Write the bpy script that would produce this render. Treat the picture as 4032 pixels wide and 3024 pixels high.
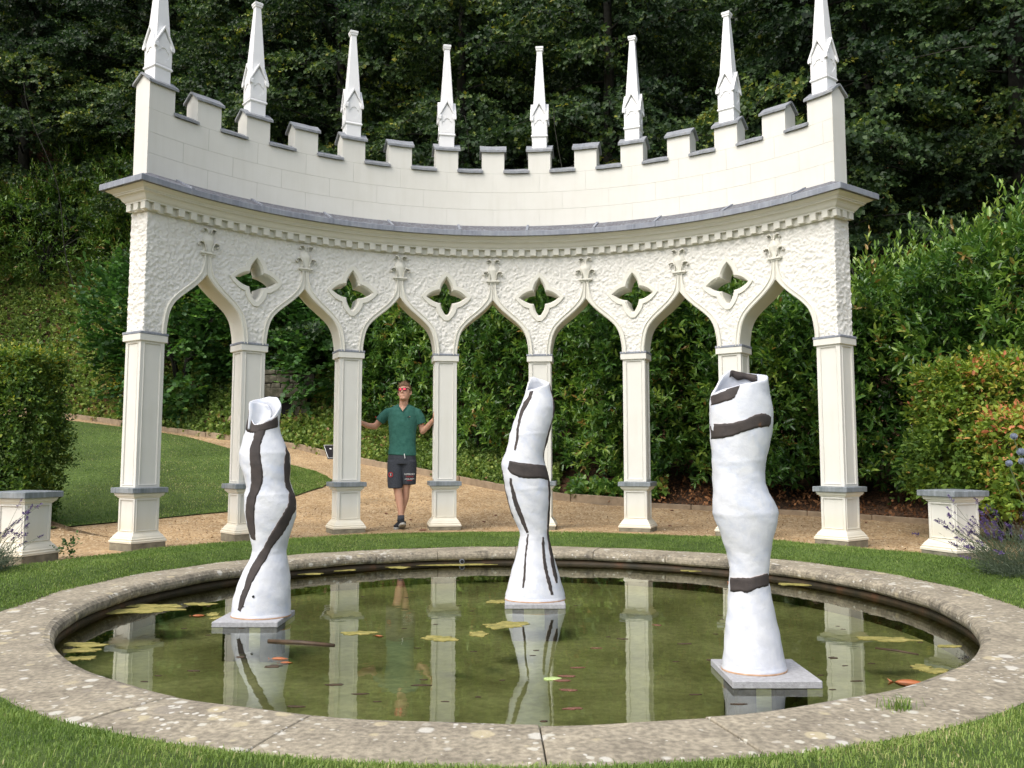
import bpy, bmesh, math, random
import numpy as np
from mathutils import Vector, Matrix, noise
from mathutils.geometry import tessellate_polygon
random.seed(7); RNG = np.random.default_rng(11)
scene = bpy.context.scene
COL = scene.collection
for o in list(bpy.data.objects): bpy.data.objects.remove(o)

# ---------------------------------------------------------------- camera, light, exposure
EYE = 0.92
cam_d = bpy.data.cameras.new('camera'); cam_d.sensor_width = 36; cam_d.lens = 29.73
cam_d.clip_start = .05; cam_d.clip_end = 2000
cam = bpy.data.objects.new('camera', cam_d); COL.objects.link(cam)
cam.location = (0, 0, EYE); cam.rotation_euler = (math.pi/2+.0876, 0, 0)
scene.camera = cam
SUN_EL, SUN_AZ = math.radians(50), math.radians(-135)      # azimuth from +Y, clockwise
world = bpy.data.worlds.new('World'); scene.world = world; world.use_nodes = True
wn = world.node_tree.nodes; wl = world.node_tree.links
bg = wn['Background']; sky = wn.new('ShaderNodeTexSky'); sky.sky_type = 'NISHITA'
sky.sun_disc = False; sky.sun_elevation = SUN_EL; sky.sun_rotation = SUN_AZ
sky.air_density = 1.0; sky.dust_density = 3.0; sky.ozone_density = .6
shs = wn.new('ShaderNodeHueSaturation'); shs.inputs['Saturation'].default_value = .45     # thin bright cloud: whiter than a clear sky
wl.new(sky.outputs[0], shs.inputs['Color']); wl.new(shs.outputs[0], bg.inputs[0]); bg.inputs[1].default_value = .15
sun_d = bpy.data.lights.new('sun', 'SUN'); sun_d.energy = .95; sun_d.angle = math.radians(45); sun_d.color = (1, .93, .82)
sun = bpy.data.objects.new('sun', sun_d); COL.objects.link(sun)
sdir = Vector((math.sin(SUN_AZ)*math.cos(SUN_EL), math.cos(SUN_AZ)*math.cos(SUN_EL), math.sin(SUN_EL)))
sun.rotation_euler = sdir.to_track_quat('Z', 'Y').to_euler(); sun.location = (-10, -6, 20)
vs = scene.view_settings; scene.display_settings.display_device = 'sRGB'
vs.view_transform = 'Standard'; vs.look = 'None'; vs.gamma = 1; vs.use_curve_mapping = False; vs.exposure = .95
scene.cycles.use_denoising = True
scene.cycles.max_bounces = 8; scene.cycles.diffuse_bounces = 3; scene.cycles.glossy_bounces = 4
scene.cycles.transparent_max_bounces = 12; scene.cycles.transmission_bounces = 4
scene.cycles.caustics_reflective = False; scene.cycles.caustics_refractive = False

# ---------------------------------------------------------------- helpers
CX, CY, R0, T0, DT = -.084, 6.54, 4.5, -.992, .2728        # the curved folly: centre, face radius, first column, bay angle
PX, PY, RI, RO = .03, 6.36, 3.0, 3.48                        # the round pool

def tag(o, label=None, cat=None, group=None, kind=None):
    if label: o['label'] = label
    if cat: o['category'] = cat
    if group: o['group'] = group
    if kind: o['kind'] = kind
    return o
def empty(name, loc=(0, 0, 0), rz=0):
    o = bpy.data.objects.new(name, None); COL.objects.link(o); o.location = loc
    o.rotation_euler = (0, 0, rz); o.empty_display_size = .1
    return o
def link(name, me, parent=None, loc=(0, 0, 0), rot=(0, 0, 0)):
    o = bpy.data.objects.new(name, me); COL.objects.link(o)
    o.location = loc; o.rotation_euler = rot
    if parent: o.parent = parent
    return o
def copy_tree(o, parent=None):
    c = o.copy(); COL.objects.link(c); c.parent = parent
    for ch in list(o.children): copy_tree(ch, c)
    return c

class MB:
    def __init__(s): s.v = []; s.f = []; s.mi = []; s.m = 0
    def add(s, vs, fs):
        b = len(s.v); s.v += [tuple(v) for v in vs]
        for f in fs: s.f.append(tuple(b+i for i in f)); s.mi.append(s.m)
        return s
    def box(s, x0, x1, y0, y1, z0, z1, M=None):
        vs = [Vector((x, y, z)) for z in (z0, z1) for x, y in ((x0, y0), (x1, y0), (x1, y1), (x0, y1))]
        if M: vs = [M @ v for v in vs]
        return s.add(vs, [(3, 2, 1, 0), (4, 5, 6, 7), (0, 1, 5, 4), (1, 2, 6, 5), (2, 3, 7, 6), (3, 0, 4, 7)])
    def rings(s, rs, closed=True, cap=(True, True)):
        n = len(rs[0]); b = len(s.v)
        for r in rs: s.v += [tuple(p) for p in r]
        for i in range(len(rs)-1):
            for j in range(n if closed else n-1):
                k = (j+1) % n; s.f.append((b+i*n+j, b+i*n+k, b+(i+1)*n+k, b+(i+1)*n+j)); s.mi.append(s.m)
        if closed and cap[0]: s.f.append(tuple(b+j for j in range(n-1, -1, -1))); s.mi.append(s.m)
        if closed and cap[1]: s.f.append(tuple(b+(len(rs)-1)*n+j for j in range(n))); s.mi.append(s.m)
        return s
    def sqprof(s, prof, cap=(True, True)):
        """square section swept up a list of (half width, z)"""
        return s.rings([[(-w, -w, z), (w, -w, z), (w, w, z), (-w, w, z)] for w, z in prof], cap=cap)
    def tube(s, pts, rad, n=8):
        pts = [Vector(p) for p in pts]; rs = []; up = None
        for i, p in enumerate(pts):
            d = (pts[min(i+1, len(pts)-1)]-pts[max(i-1, 0)]).normalized()
            if up is None: up = Vector((0, 0, 1)) if abs(d.z) < .9 else Vector((1, 0, 0))
            a = d.cross(up).normalized(); b_ = a.cross(d).normalized(); up = b_
            r = rad[i] if hasattr(rad, '__len__') else rad
            rs.append([p+a*math.cos(t)*r+b_*math.sin(t)*r for t in [2*math.pi*k/n for k in range(n)]])
        return s.rings(rs)
    def ball(s, c, r, n=10, sq=(1, 1, 1)):
        c = Vector(c); rs = []
        for i in range(1, n//2+2-1):
            ph = math.pi*i/(n//2+.0001+0); rr = math.sin(ph)*r; z = math.cos(ph)*r
            rs.append([(c.x+rr*math.cos(2*math.pi*k/n)*sq[0], c.y+rr*math.sin(2*math.pi*k/n)*sq[1], c.z-z*sq[2]) for k in range(n)])
        return s.rings(rs)
    def mesh(s, name, mats, smooth=False):
        me = bpy.data.meshes.new(name); me.from_pydata(s.v, [], s.f)
        for m in (mats if isinstance(mats, (list, tuple)) else [mats]): me.materials.append(m)
        if any(s.mi): me.polygons.foreach_set('material_index', s.mi)
        if smooth: me.polygons.foreach_set('use_smooth', [True]*len(me.polygons))
        me.update(); return me
    def build(s, name, mats, parent=None, loc=(0, 0, 0), rot=(0, 0, 0), smooth=False, bevel=0, seg=1):
        o = link(name, s.mesh(name, mats, smooth), parent, loc, rot)
        if bevel:
            b = o.modifiers.new('bevel', 'BEVEL'); b.width = bevel; b.segments = seg; b.limit_method = 'ANGLE'; b.angle_limit = math.radians(35)
        return o
def solidify_poly(outer, holes=()):
    """triangles of a flat polygon with holes -> (points, tris)"""
    loops = [[Vector((x, y, 0)) for x, y in outer]] + [[Vector((x, y, 0)) for x, y in h] for h in holes]
    pts = [p for l in loops for p in l]
    return [(p.x, p.y) for p in pts], tessellate_polygon(loops), [len(l) for l in loops]
def fastmesh(name, V, Fc, mat, tint=None, smooth=False):
    """numpy verts (n,3), faces (m,k) all of one size"""
    me = bpy.data.meshes.new(name); V = np.ascontiguousarray(V, np.float32); Fc = np.ascontiguousarray(Fc, np.int32)
    me.vertices.add(len(V)); me.vertices.foreach_set('co', V.ravel())
    k = Fc.shape[1]; me.loops.add(Fc.size); me.loops.foreach_set('vertex_index', Fc.ravel())
    me.polygons.add(len(Fc)); me.polygons.foreach_set('loop_start', np.arange(len(Fc), dtype=np.int32)*k)
    if smooth: me.polygons.foreach_set('use_smooth', np.ones(len(Fc), bool))
    me.update(calc_edges=True)
    if tint is not None:
        a = me.attributes.new('tint', 'FLOAT', 'FACE'); a.data.foreach_set('value', np.ascontiguousarray(tint, np.float32))
    for m in (mat if isinstance(mat, (list, tuple)) else [mat]): me.materials.append(m)
    return me

# ---------------------------------------------------------------- materials
def nt(name):
    m = bpy.data.materials.new(name); m.use_nodes = True; t = m.node_tree
    return m, t.nodes, t.links, t.nodes['Principled BSDF']
def N(nodes, typ, **kw):
    n = nodes.new('ShaderNode'+typ)
    for k, v in kw.items():
        if k.startswith('i_'):
            key = k[2:]; key = int(key) if key.isdigit() else key.replace('_', ' ')
            n.inputs[key].default_value = v
        else: setattr(n, k, v)
    return n
def ramp(nodes, stops, interp='LINEAR'):
    r = nodes.new('ShaderNodeValToRGB'); e = r.color_ramp.elements; r.color_ramp.interpolation = interp
    while len(e) < len(stops): e.new(.5)
    for i, (p, c) in enumerate(stops):
        e[i].position = p; e[i].color = (*c, 1) if len(c) == 3 else c
    return r
def noisy(name, stops, scale=8, detail=6, rough=.8, bump=0, bscale=60, spec=.3, bdist=.01, coord='Object', extra=None, dist=0):
    m, n, l, p = nt(name)
    tc = N(n, 'TexCoord'); a = N(n, 'TexNoise', i_Scale=scale, i_Detail=detail, i_Roughness=.6, i_Distortion=dist)
    l.new(tc.outputs[coord], a.inputs['Vector']); r = ramp(n, stops); l.new(a.outputs[0], r.inputs[0])
    col = r.outputs[0]
    if extra: col = extra(n, l, tc, col)
    l.new(col, p.inputs['Base Color']); p.inputs['Roughness'].default_value = rough; p.inputs['Specular IOR Level'].default_value = spec
    if bump:
        b = N(n, 'TexNoise', i_Scale=bscale, i_Detail=8); l.new(tc.outputs[coord], b.inputs['Vector'])
        bm = N(n, 'Bump', i_Strength=bump, i_Distance=bdist); l.new(b.outputs[0], bm.inputs['Height']); l.new(bm.outputs[0], p.inputs['Normal'])
    return m
def mix(n, l, fac, a, b, mode='MIX'):
    x = N(n, 'Mix', data_type='RGBA', blend_type=mode)
    for s, v in ((0, fac), (6, a), (7, b)):
        if hasattr(v, 'links'): l.new(v, x.inputs[s])
        elif s == 0: x.inputs[0].default_value = v
        else: x.inputs[s].default_value = (*v, 1)
    return x.outputs[2]
def streaks(n, l, tc, col):          # grime: faint vertical rain streaks and yellowed splash zone near the ground
    mp = N(n, 'Mapping'); mp.inputs['Scale'].default_value = (9, 9, .8); l.new(tc.outputs['Object'], mp.inputs[0])
    a = N(n, 'TexNoise', i_Scale=1.5, i_Detail=5); l.new(mp.outputs[0], a.inputs['Vector'])
    r = ramp(n, [(.5, (0, 0, 0)), (.85, (.22, .22, .22))]); l.new(a.outputs[0], r.inputs[0])
    return mix(n, l, r.outputs[0], col, (.50, .48, .40))
def splash(n, l, tc, col):
    s = N(n, 'SeparateXYZ'); l.new(tc.outputs['Object'], s.inputs[0])
    a = N(n, 'TexNoise', i_Scale=5, i_Detail=4); l.new(tc.outputs['Object'], a.inputs['Vector'])
    ad = N(n, 'Math', operation='MULTIPLY_ADD'); l.new(a.outputs[0], ad.inputs[0]); ad.inputs[1].default_value = .35; l.new(s.outputs[2], ad.inputs[2])
    r = ramp(n, [(.15, (.5, .5, .5)), (.55, (0, 0, 0))]); l.new(ad.outputs[0], r.inputs[0])
    return mix(n, l, r.outputs[0], streaks(n, l, tc, col), (.70, .60, .38))
CREAM = [(.3, (.64, .627, .575)), (.7, (.675, .664, .617))]
M = {}
M['cream'] = noisy('cream_paint', CREAM, 3, 4, .55, .06, 90, extra=streaks)
M['cream_low'] = noisy('cream_paint_splashed', CREAM, 3, 4, .55, .06, 90, extra=splash)
M['trim'] = noisy('cream_trim_paint', [(.3, (.66, .645, .575)), (.7, (.70, .685, .615))], 3, 4, .5, .05, 90)
M['stucco'] = noisy('rough_stucco', [(.3, (.68, .665, .62)), (.7, (.74, .725, .68))], 7, 8, .85, .5, 90, bdist=.012)
M['white'] = noisy('white_paint', [(.3, (.75, .75, .755)), (.7, (.79, .79, .795))], 4, 3, .4, .04, 60)
def leadx(n, l, tc, col):
    mp = N(n, 'Mapping'); mp.inputs['Scale'].default_value = (30, 30, 2.5); l.new(tc.outputs['Object'], mp.inputs[0])
    a = N(n, 'TexNoise', i_Scale=1, i_Detail=6); l.new(mp.outputs[0], a.inputs['Vector'])
    r = ramp(n, [(.45, (0, 0, 0)), (.75, (.7, .7, .7))]); l.new(a.outputs[0], r.inputs[0])
    return mix(n, l, r.outputs[0], col, (.30, .33, .37))
M['lead'] = noisy('weathered_lead', [(.25, (.15, .165, .20)), (.5, (.22, .235, .275)), (.8, (.30, .315, .34))], 6, 8, .6, .2, 40, extra=leadx)
M['lead_top'] = noisy('lead_flashing_slope', [(.3, (.065, .06, .075)), (.55, (.09, .09, .105)), (.8, (.15, .15, .165))], 5, 8, .6, .35, 25, extra=leadx)
M['saddle'] = noisy('lead_saddle', [(.25, (.15, .16, .175)), (.5, (.22, .23, .245)), (.8, (.30, .30, .30))], 9, 8, .6, .3, 30, extra=leadx)
M['slate'] = noisy('grey_slate', [(.25, (.10, .12, .13)), (.55, (.19, .21, .22)), (.8, (.27, .28, .27))], 7, 8, .6, .2, 50, extra=leadx)
M['footing'] = noisy('concrete_footing', [(.3, (.13, .12, .09)), (.6, (.24, .22, .16)), (.8, (.33, .30, .24))], 9, 8, .9, .4, 60)
# pool coping: buff limestone with white and ochre lichen and black moss on the nose
def coping_x(n, l, tc, col):
    geo = N(n, 'NewGeometry'); P = geo.outputs['Position']
    f = N(n, 'TexNoise', i_Scale=38, i_Detail=6); l.new(P, f.inputs['Vector'])
    r0 = ramp(n, [(.35, (.55, .55, .55)), (.65, (1.15, 1.15, 1.15))]); l.new(f.outputs[0], r0.inputs[0])
    col = mix(n, l, .8, col, r0.outputs[0], 'MULTIPLY')
    big = N(n, 'TexNoise', i_Scale=1.1, i_Detail=3); l.new(P, big.inputs['Vector'])
    w = N(n, 'TexNoise', i_Scale=26, i_Detail=5); l.new(P, w.inputs['Vector'])
    wv = N(n, 'VectorMath', operation='MULTIPLY_ADD'); l.new(w.outputs[1], wv.inputs[0]); wv.inputs[1].default_value = (.03,)*3; l.new(P, wv.inputs[2])
    for sc, c, thr, off in ((6.0, (.26, .23, .19), .40, 12.2), (7.5, (.50, .43, .28), .37, 7.7), (9.5, (.62, .60, .54), .37, 0), (16, (.60, .58, .50), .37, 3.1), (30, (.66, .64, .58), .40, 5.3)):
        mp = N(n, 'Mapping'); mp.inputs['Location'].default_value = (off, off*.7, 0); l.new(wv.outputs[0], mp.inputs[0])
        v = N(n, 'TexVoronoi', i_Scale=sc, i_Randomness=1); l.new(mp.outputs[0], v.inputs['Vector'])
        sx = N(n, 'SeparateColor'); l.new(v.outputs['Color'], sx.inputs[0])
        a = N(n, 'Math', operation='MULTIPLY_ADD'); l.new(sx.outputs[0], a.inputs[0]); a.inputs[1].default_value = -.75; l.new(big.outputs[0], a.inputs[2])  # some cells only
        sub = N(n, 'Math', operation='SUBTRACT'); l.new(a.outputs[0], sub.inputs[0]); l.new(v.outputs['Distance'], sub.inputs[1])
        rr = ramp(n, [(thr-.24, (0, 0, 0)), (thr-.14, (.72, .72, .72))]); l.new(sub.outputs[0], rr.inputs[0])
        col = mix(n, l, rr.outputs[0], col, c)
    return col
M['coping'] = noisy('lichened_limestone', [(.25, (.22, .19, .145)), (.5, (.33, .29, .22)), (.75, (.43, .375, .28))], 4, 10, .9, .6, 70, bdist=.006, coord='Object', extra=coping_x)
def nose_x(n, l, tc, col):
    geo = N(n, 'NewGeometry'); f = N(n, 'TexNoise', i_Scale=5, i_Detail=9, i_Roughness=.75); l.new(geo.outputs['Position'], f.inputs['Vector'])
    r = ramp(n, [(.50, (0, 0, 0)), (.64, (.85, .85, .85))]); l.new(f.outputs[0], r.inputs[0])
    return mix(n, l, r.outputs[0], coping_x(n, l, tc, col), (.065, .06, .05))
M['nose'] = noisy('mossy_coping_nose', [(.3, (.24, .21, .16)), (.7, (.38, .335, .255))], 5, 10, .95, .7, 60, bdist=.006, extra=nose_x)
M['poolwall'] = noisy('wet_pool_wall', [(.35, (.025, .022, .013)), (.55, (.05, .034, .018)), (.68, (.095, .045, .022)), (.78, (.05, .045, .02))], 5, 8, .6, .4, 40)
M['mortar'] = noisy('dark_mortar', [(.3, (.04, .035, .03)), (.7, (.10, .09, .07))], 14, 6, .95)
M['slab'] = noisy('grey_concrete_slab', [(.3, (.30, .30, .31)), (.7, (.44, .44, .46))], 40, 8, .9, .8, 160, bdist=.004)
M['slab_edge'] = noisy('wet_block_support', [(.3, (.06, .05, .03)), (.7, (.14, .11, .07))], 20, 6, .7)
def glaze_x(n, l, tc, col):
    a = N(n, 'TexNoise', i_Scale=5.5, i_Detail=9, i_Roughness=.68, i_Distortion=.5); l.new(tc.outputs['Object'], a.inputs['Vector'])
    r = ramp(n, [(.52, (0, 0, 0)), (.70, (.42, .42, .42))]); l.new(a.outputs[0], r.inputs[0])
    return mix(n, l, r.outputs[0], col, (.40, .48, .66))
M['glaze'] = noisy('white_slip', [(.35, (.57, .59, .65)), (.65, (.67, .68, .71))], 9, 9, .38, .35, 30, extra=glaze_x, bdist=.01)
M['stripe'] = noisy('black_brown_brush_paint', [(.35, (.042, .036, .035)), (.66, (.062, .050, .046)), (.78, (.18, .085, .045))], 14, 8, .7, .2, 60)
M['clay'] = noisy('bare_terracotta', [(.3, (.36, .20, .11)), (.7, (.55, .38, .26))], 20, 6, .8)
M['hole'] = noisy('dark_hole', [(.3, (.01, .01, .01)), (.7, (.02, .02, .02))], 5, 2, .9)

def ground_mat(name, stops, sc, rough=.95, bump=.5, bs=50, fleck=None, bd=.02):
    def ex(n, l, tc, col):
        g = N(n, 'NewGeometry'); f = N(n, 'TexNoise', i_Scale=.7, i_Detail=5); l.new(g.outputs['Position'], f.inputs['Vector'])
        r = ramp(n, [(.35, (.72, .72, .72)), (.65, (1.2, 1.2, 1.2))]); l.new(f.outputs[0], r.inputs[0])
        col = mix(n, l, 1, col, r.outputs[0], 'MULTIPLY')
        if fleck:
            v = N(n, 'TexVoronoi', i_Scale=45); l.new(g.outputs['Position'], v.inputs['Vector'])
            s = N(n, 'SeparateColor'); l.new(v.outputs['Color'], s.inputs[0])
            r = ramp(n, [(.78, (0, 0, 0)), (.82, (1, 1, 1))]); l.new(s.outputs[0], r.inputs[0])
            col = mix(n, l, r.outputs[0], col, fleck[0])
            r = ramp(n, [(.16, (1, 1, 1)), (.2, (0, 0, 0))]); l.new(s.outputs[1], r.inputs[0])
            col = mix(n, l, r.outputs[0], col, fleck[1])
        return col
    return noisy(name, stops, sc, 10, rough, bump, bs, bdist=bd, extra=ex)
M['gravel'] = ground_mat('buff_hoggin_path', [(.3, (.33, .215, .105)), (.5, (.42, .285, .15)), (.72, (.50, .36, .21))], 5, bump=.35, bs=60, fleck=((.54, .42, .27), (.24, .15, .075)), bd=.012)
M['turf'] = ground_mat('turf_underlay', [(.3, (.045, .08, .018)), (.7, (.10, .15, .035))], 9, bump=.6, bs=80)
M['soil'] = ground_mat('leafy_soil', [(.3, (.035, .022, .014)), (.5, (.085, .05, .03)), (.75, (.16, .085, .045))], 14, bump=.8, bs=40, fleck=((.20, .09, .04), (.02, .014, .01)))
M['edging'] = noisy('edging_stone_buff', [(.3, (.20, .15, .10)), (.7, (.36, .28, .19))], 6, 8, .9, .4, 50)
M['rubble'] = noisy('rubble_stone', [(.3, (.025, .03, .014)), (.5, (.075, .07, .05)), (.75, (.20, .18, .14))], 5, 10, .95, .8, 30, bdist=.02)

def leaf_mat(name, stops, rough=.45, trans=.3, spec=.4, tcol=None):
    m, n, l, p = nt(name)
    at = N(n, 'Attribute', attribute_name='tint'); r = ramp(n, stops); l.new(at.outputs['Fac'], r.inputs[0])
    l.new(r.outputs[0], p.inputs['Base Color']); p.inputs['Roughness'].default_value = rough; p.inputs['Specular IOR Level'].default_value = spec
    t = N(n, 'BsdfTranslucent')
    hs = N(n, 'HueSaturation', i_Value=1.3, i_Saturation=1.1); l.new(r.outputs[0], hs.inputs['Color']); l.new(hs.outputs[0], t.inputs[0])
    mx = N(n, 'MixShader'); mx.inputs[0].default_value = trans; l.new(p.outputs[0], mx.inputs[1]); l.new(t.outputs[0], mx.inputs[2])
    l.new(mx.outputs[0], n['Material Output'].inputs[0]); return m
M['grass'] = leaf_mat('grass_blades', [(0, (.060, .115, .022)), (.5, (.155, .245, .052)), (.85, (.26, .34, .085)), (.94, (.34, .38, .13)), (1, (.44, .40, .20))], .55, .3, .25)
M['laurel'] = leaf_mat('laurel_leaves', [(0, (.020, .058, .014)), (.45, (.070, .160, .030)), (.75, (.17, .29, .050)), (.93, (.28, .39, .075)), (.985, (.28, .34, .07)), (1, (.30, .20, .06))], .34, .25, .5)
M['hazel'] = leaf_mat('hazel_leaves', [(0, (.020, .054, .016)), (.5, (.055, .135, .032)), (.85, (.12, .25, .05)), (1, (.22, .34, .06))], .5, .28, .35)
M['beech'] = leaf_mat('beech_leaves', [(0, (.010, .024, .011)), (.40, (.030, .060, .021)), (.68, (.070, .120, .032)), (.88, (.18, .23, .042)), (1, (.32, .30, .05))], .5, .25, .3)
M['beech_hedge'] = leaf_mat('beech_hedge_leaves', [(0, (.06, .12, .02)), (.4, (.14, .23, .035)), (.7, (.26, .35, .05)), (.82, (.40, .40, .07)), (.92, (.50, .28, .09)), (1, (.55, .20, .10))], .5, .3, .3)
M['hornbeam'] = leaf_mat('hornbeam_leaves', [(0, (.028, .060, .013)), (.5, (.075, .155, .026)), (.85, (.19, .27, .04)), (1, (.42, .40, .06))], .5, .28, .3)
M['cover'] = leaf_mat('ground_cover_leaves', [(0, (.05, .09, .022)), (.45, (.13, .21, .045)), (.8, (.26, .34, .075)), (.96, (.34, .38, .10)), (1, (.30, .18, .09))], .55, .25, .3)
M['litter'] = leaf_mat('dead_leaves', [(0, (.06, .03, .018)), (.5, (.19, .09, .04)), (1, (.40, .19, .08))], .7, .1, .2)
M['yellow'] = leaf_mat('yellow_laurel_leaves', [(0, (.16, .20, .03)), (.5, (.36, .34, .04)), (1, (.55, .45, .05))], .4, .25, .4)
M['lavender'] = leaf_mat('lavender_foliage', [(0, (.07, .10, .07)), (1, (.20, .25, .17))], .7, .2, .2)
M['lavfl'] = leaf_mat('lavender_flowers', [(0, (.05, .035, .10)), (1, (.16, .11, .26))], .7, .2, .2)
M['bark'] = noisy('grey_beech_bark', [(.3, (.013, .013, .010)), (.7, (.04, .039, .03))], 7, 8, .9, .5, 20, bdist=.03)
M['stem'] = noisy('green_stem', [(.3, (.07, .10, .04)), (.7, (.12, .14, .06))], 20, 4, .7)

# ---------------------------------------------------------------- terrain
def sstep(x, a, b):
    t = np.clip((x-a)/(b-a), 0, 1); return t*t*(3-2*t)
EDGE = [(-52, 31), (-47, 28), (-42, 24.5), (-36, 20.3), (-32, 17.9), (-26.4, 15.6), (-21.2, 14.4), (-18.4, 13.0), (-14.9, 11.9), (-8.3, 10.0), (-5.1, 9.2), (.3, 8.2), (6, 7.6), (12.1, 7.26), (25.7, 7.33), (36.6, 7.73), (42.8, 7.97), (60, 8.2), (90, 8.6)]
EPH = np.array([e[0] for e in EDGE], float); ERR = np.array([e[1] for e in EDGE], float)
def base_h(x, y):
    r = np.maximum(0, y-12.0); a = np.sqrt(r*r+.25)-.5
    return .14*a+.06*np.maximum(0, -x-3)*sstep(y, 12, 15)
def polar(x, y): return np.degrees(np.arctan2(x-CX, y-CY)), np.hypot(x-CX, y-CY)
def H(x, y):
    x = np.asarray(x, float); y = np.asarray(y, float)
    ph, r = polar(x, y); e = np.interp(ph, EPH, ERR); d = np.maximum(0, r-e)
    left = 1-sstep(x, -6.5, 0.5)
    d = np.where(y > 8, d, 0)
    bank = left*(.58*np.maximum(0, d-.1)) + (1-left)*(.10*np.minimum(d, 4)+.42*np.maximum(0, d-4))
    far = .30*np.maximum(0, np.hypot(x, y)-34)*(y > 0)
    und = .05*np.sin(x*1.7+y*.6)*np.minimum(d, 2)
    dip = -.035*np.clip((3.9-y)/3, 0, 1)-.045*sstep(np.abs(x), 1.5, 3.4)*(1-sstep(y, 10.2, 12.2))*(y > 4)
    return base_h(x, y)+np.minimum(bank, 12)+far+und+dip
def h1(x, y): return float(H(x, y))

def grid_sheet(name, xs, ys, zoff, mat, smooth=True, parent=None):
    X, Y = np.meshgrid(xs, ys); Z = H(X, Y)+zoff; nx, ny = len(xs), len(ys)
    V = np.stack([X.ravel(), Y.ravel(), Z.ravel()], 1)
    i = np.arange(nx*ny).reshape(ny, nx)
    F = np.stack([i[:-1, :-1].ravel(), i[:-1, 1:].ravel(), i[1:, 1:].ravel(), i[1:, :-1].ravel()], 1)
    return V, F
# ground: one sheet to the horizon with a round hole for the pool
xs = np.unique(np.concatenate([np.linspace(-400, -45, 16), np.arange(-45, 45.1, .4), np.linspace(45, 400, 16)]))
ys = np.unique(np.concatenate([np.linspace(-300, -10, 10), np.arange(-10, 70.1, .4), np.linspace(70, 500, 16)]))
V, F = grid_sheet('g', xs, ys, -.06, None)
ph_, r_ = polar(V[:, 0], V[:, 1]); V[:, 2] -= .16*(r_ < np.interp(ph_, EPH, ERR)+.1)*(V[:, 1] > -3)
cen = V[F].mean(1); keep = np.hypot(cen[:, 0]-PX, cen[:, 1]-PY) > 4.2
V[:, 2] = np.minimum(V[:, 2], 60)
me = fastmesh('ground', V, F[keep], M['soil'], smooth=True); tag(link('ground', me), kind='structure')
def polar_sheet(name, cx, cy, phis, r_in, r_out, nr, zoff, mat, hfun=H, pw=1.0):
    ts = np.linspace(0, 1, nr)**pw; V = []
    ph = np.radians(phis)
    A, T = np.meshgrid(ph, ts); RI_ = np.array([r_in(p) for p in phis]); RO_ = np.array([r_out(p) for p in phis])
    Rr = RI_[None]+(RO_-RI_)[None]*T
    X = cx+Rr*np.sin(A); Y = cy+Rr*np.cos(A); Z = hfun(X, Y)+zoff
    V = np.stack([X.ravel(), Y.ravel(), Z.ravel()], 1); nx = len(phis)
    i = np.arange(nx*nr).reshape(nr, nx)
    F = np.stack([i[:-1, :-1].ravel(), i[1:, :-1].ravel(), i[1:, 1:].ravel(), i[:-1, 1:].ravel()], 1)
    o = link(name, fastmesh(name, V, F[:, ::-1], mat, smooth=True)); return tag(o, kind='structure')
phis = np.linspace(-180, 180, 361)
# turf ring round the pool, running on in front of it under the camera
def ring_out(p):
    a = abs(p); 
    if a < 98: return 4.36+.05*math.sin(p*.21)+.03*math.sin(p*.63)
    return 4.36+ (a-98)**1.25*.16
polar_sheet('lawn', PX, PY, phis, lambda p: 3.46, ring_out, 30, 0.0, M['turf'], hfun=lambda X, Y: H(X, Y)*0+np.where(Y < 3.9, -.035*np.clip((3.9-Y)/3, 0, 1), 0)-.088*(1-sstep(np.hypot(X-PX, Y-PY), 3.40, 3.80)))
# gravel path: round the folly and away uphill to the left
polar_sheet('path', CX, CY, np.linspace(-112, 112, 449), lambda p: 4.15, lambda p: float(np.interp(p, EPH, ERR)) if p > -51 else 14.0, 90, .004, M['gravel'], pw=1.5)
# left lawn lying on the gravel
LNEAR = [(-72, 7.2), (-60, 7.5), (-50.8, 7.66), (-44.7, 7.85), (-33.1, 7.66), (-24.7, 8.45), (-20.8, 9.2), (-19.3, 9.9)]
LFAR = [(-72, 26), (-60, 25), (-50, 24.5), (-43, 22), (-36.3, 19.5), (-29.2, 16.05), (-26.5, 13.9), (-23.3, 12.0), (-20.4, 10.87), (-19.3, 9.95)]
ln = lambda p: float(np.interp(p, [a[0] for a in LNEAR], [a[1] for a in LNEAR]))
lf = lambda p: float(np.interp(p, [a[0] for a in LFAR], [a[1] for a in LFAR]))
polar_sheet('lawn', CX, CY, np.linspace(-72, -19.3, 90), ln, lf, 40, .022, M['turf'])

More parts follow.
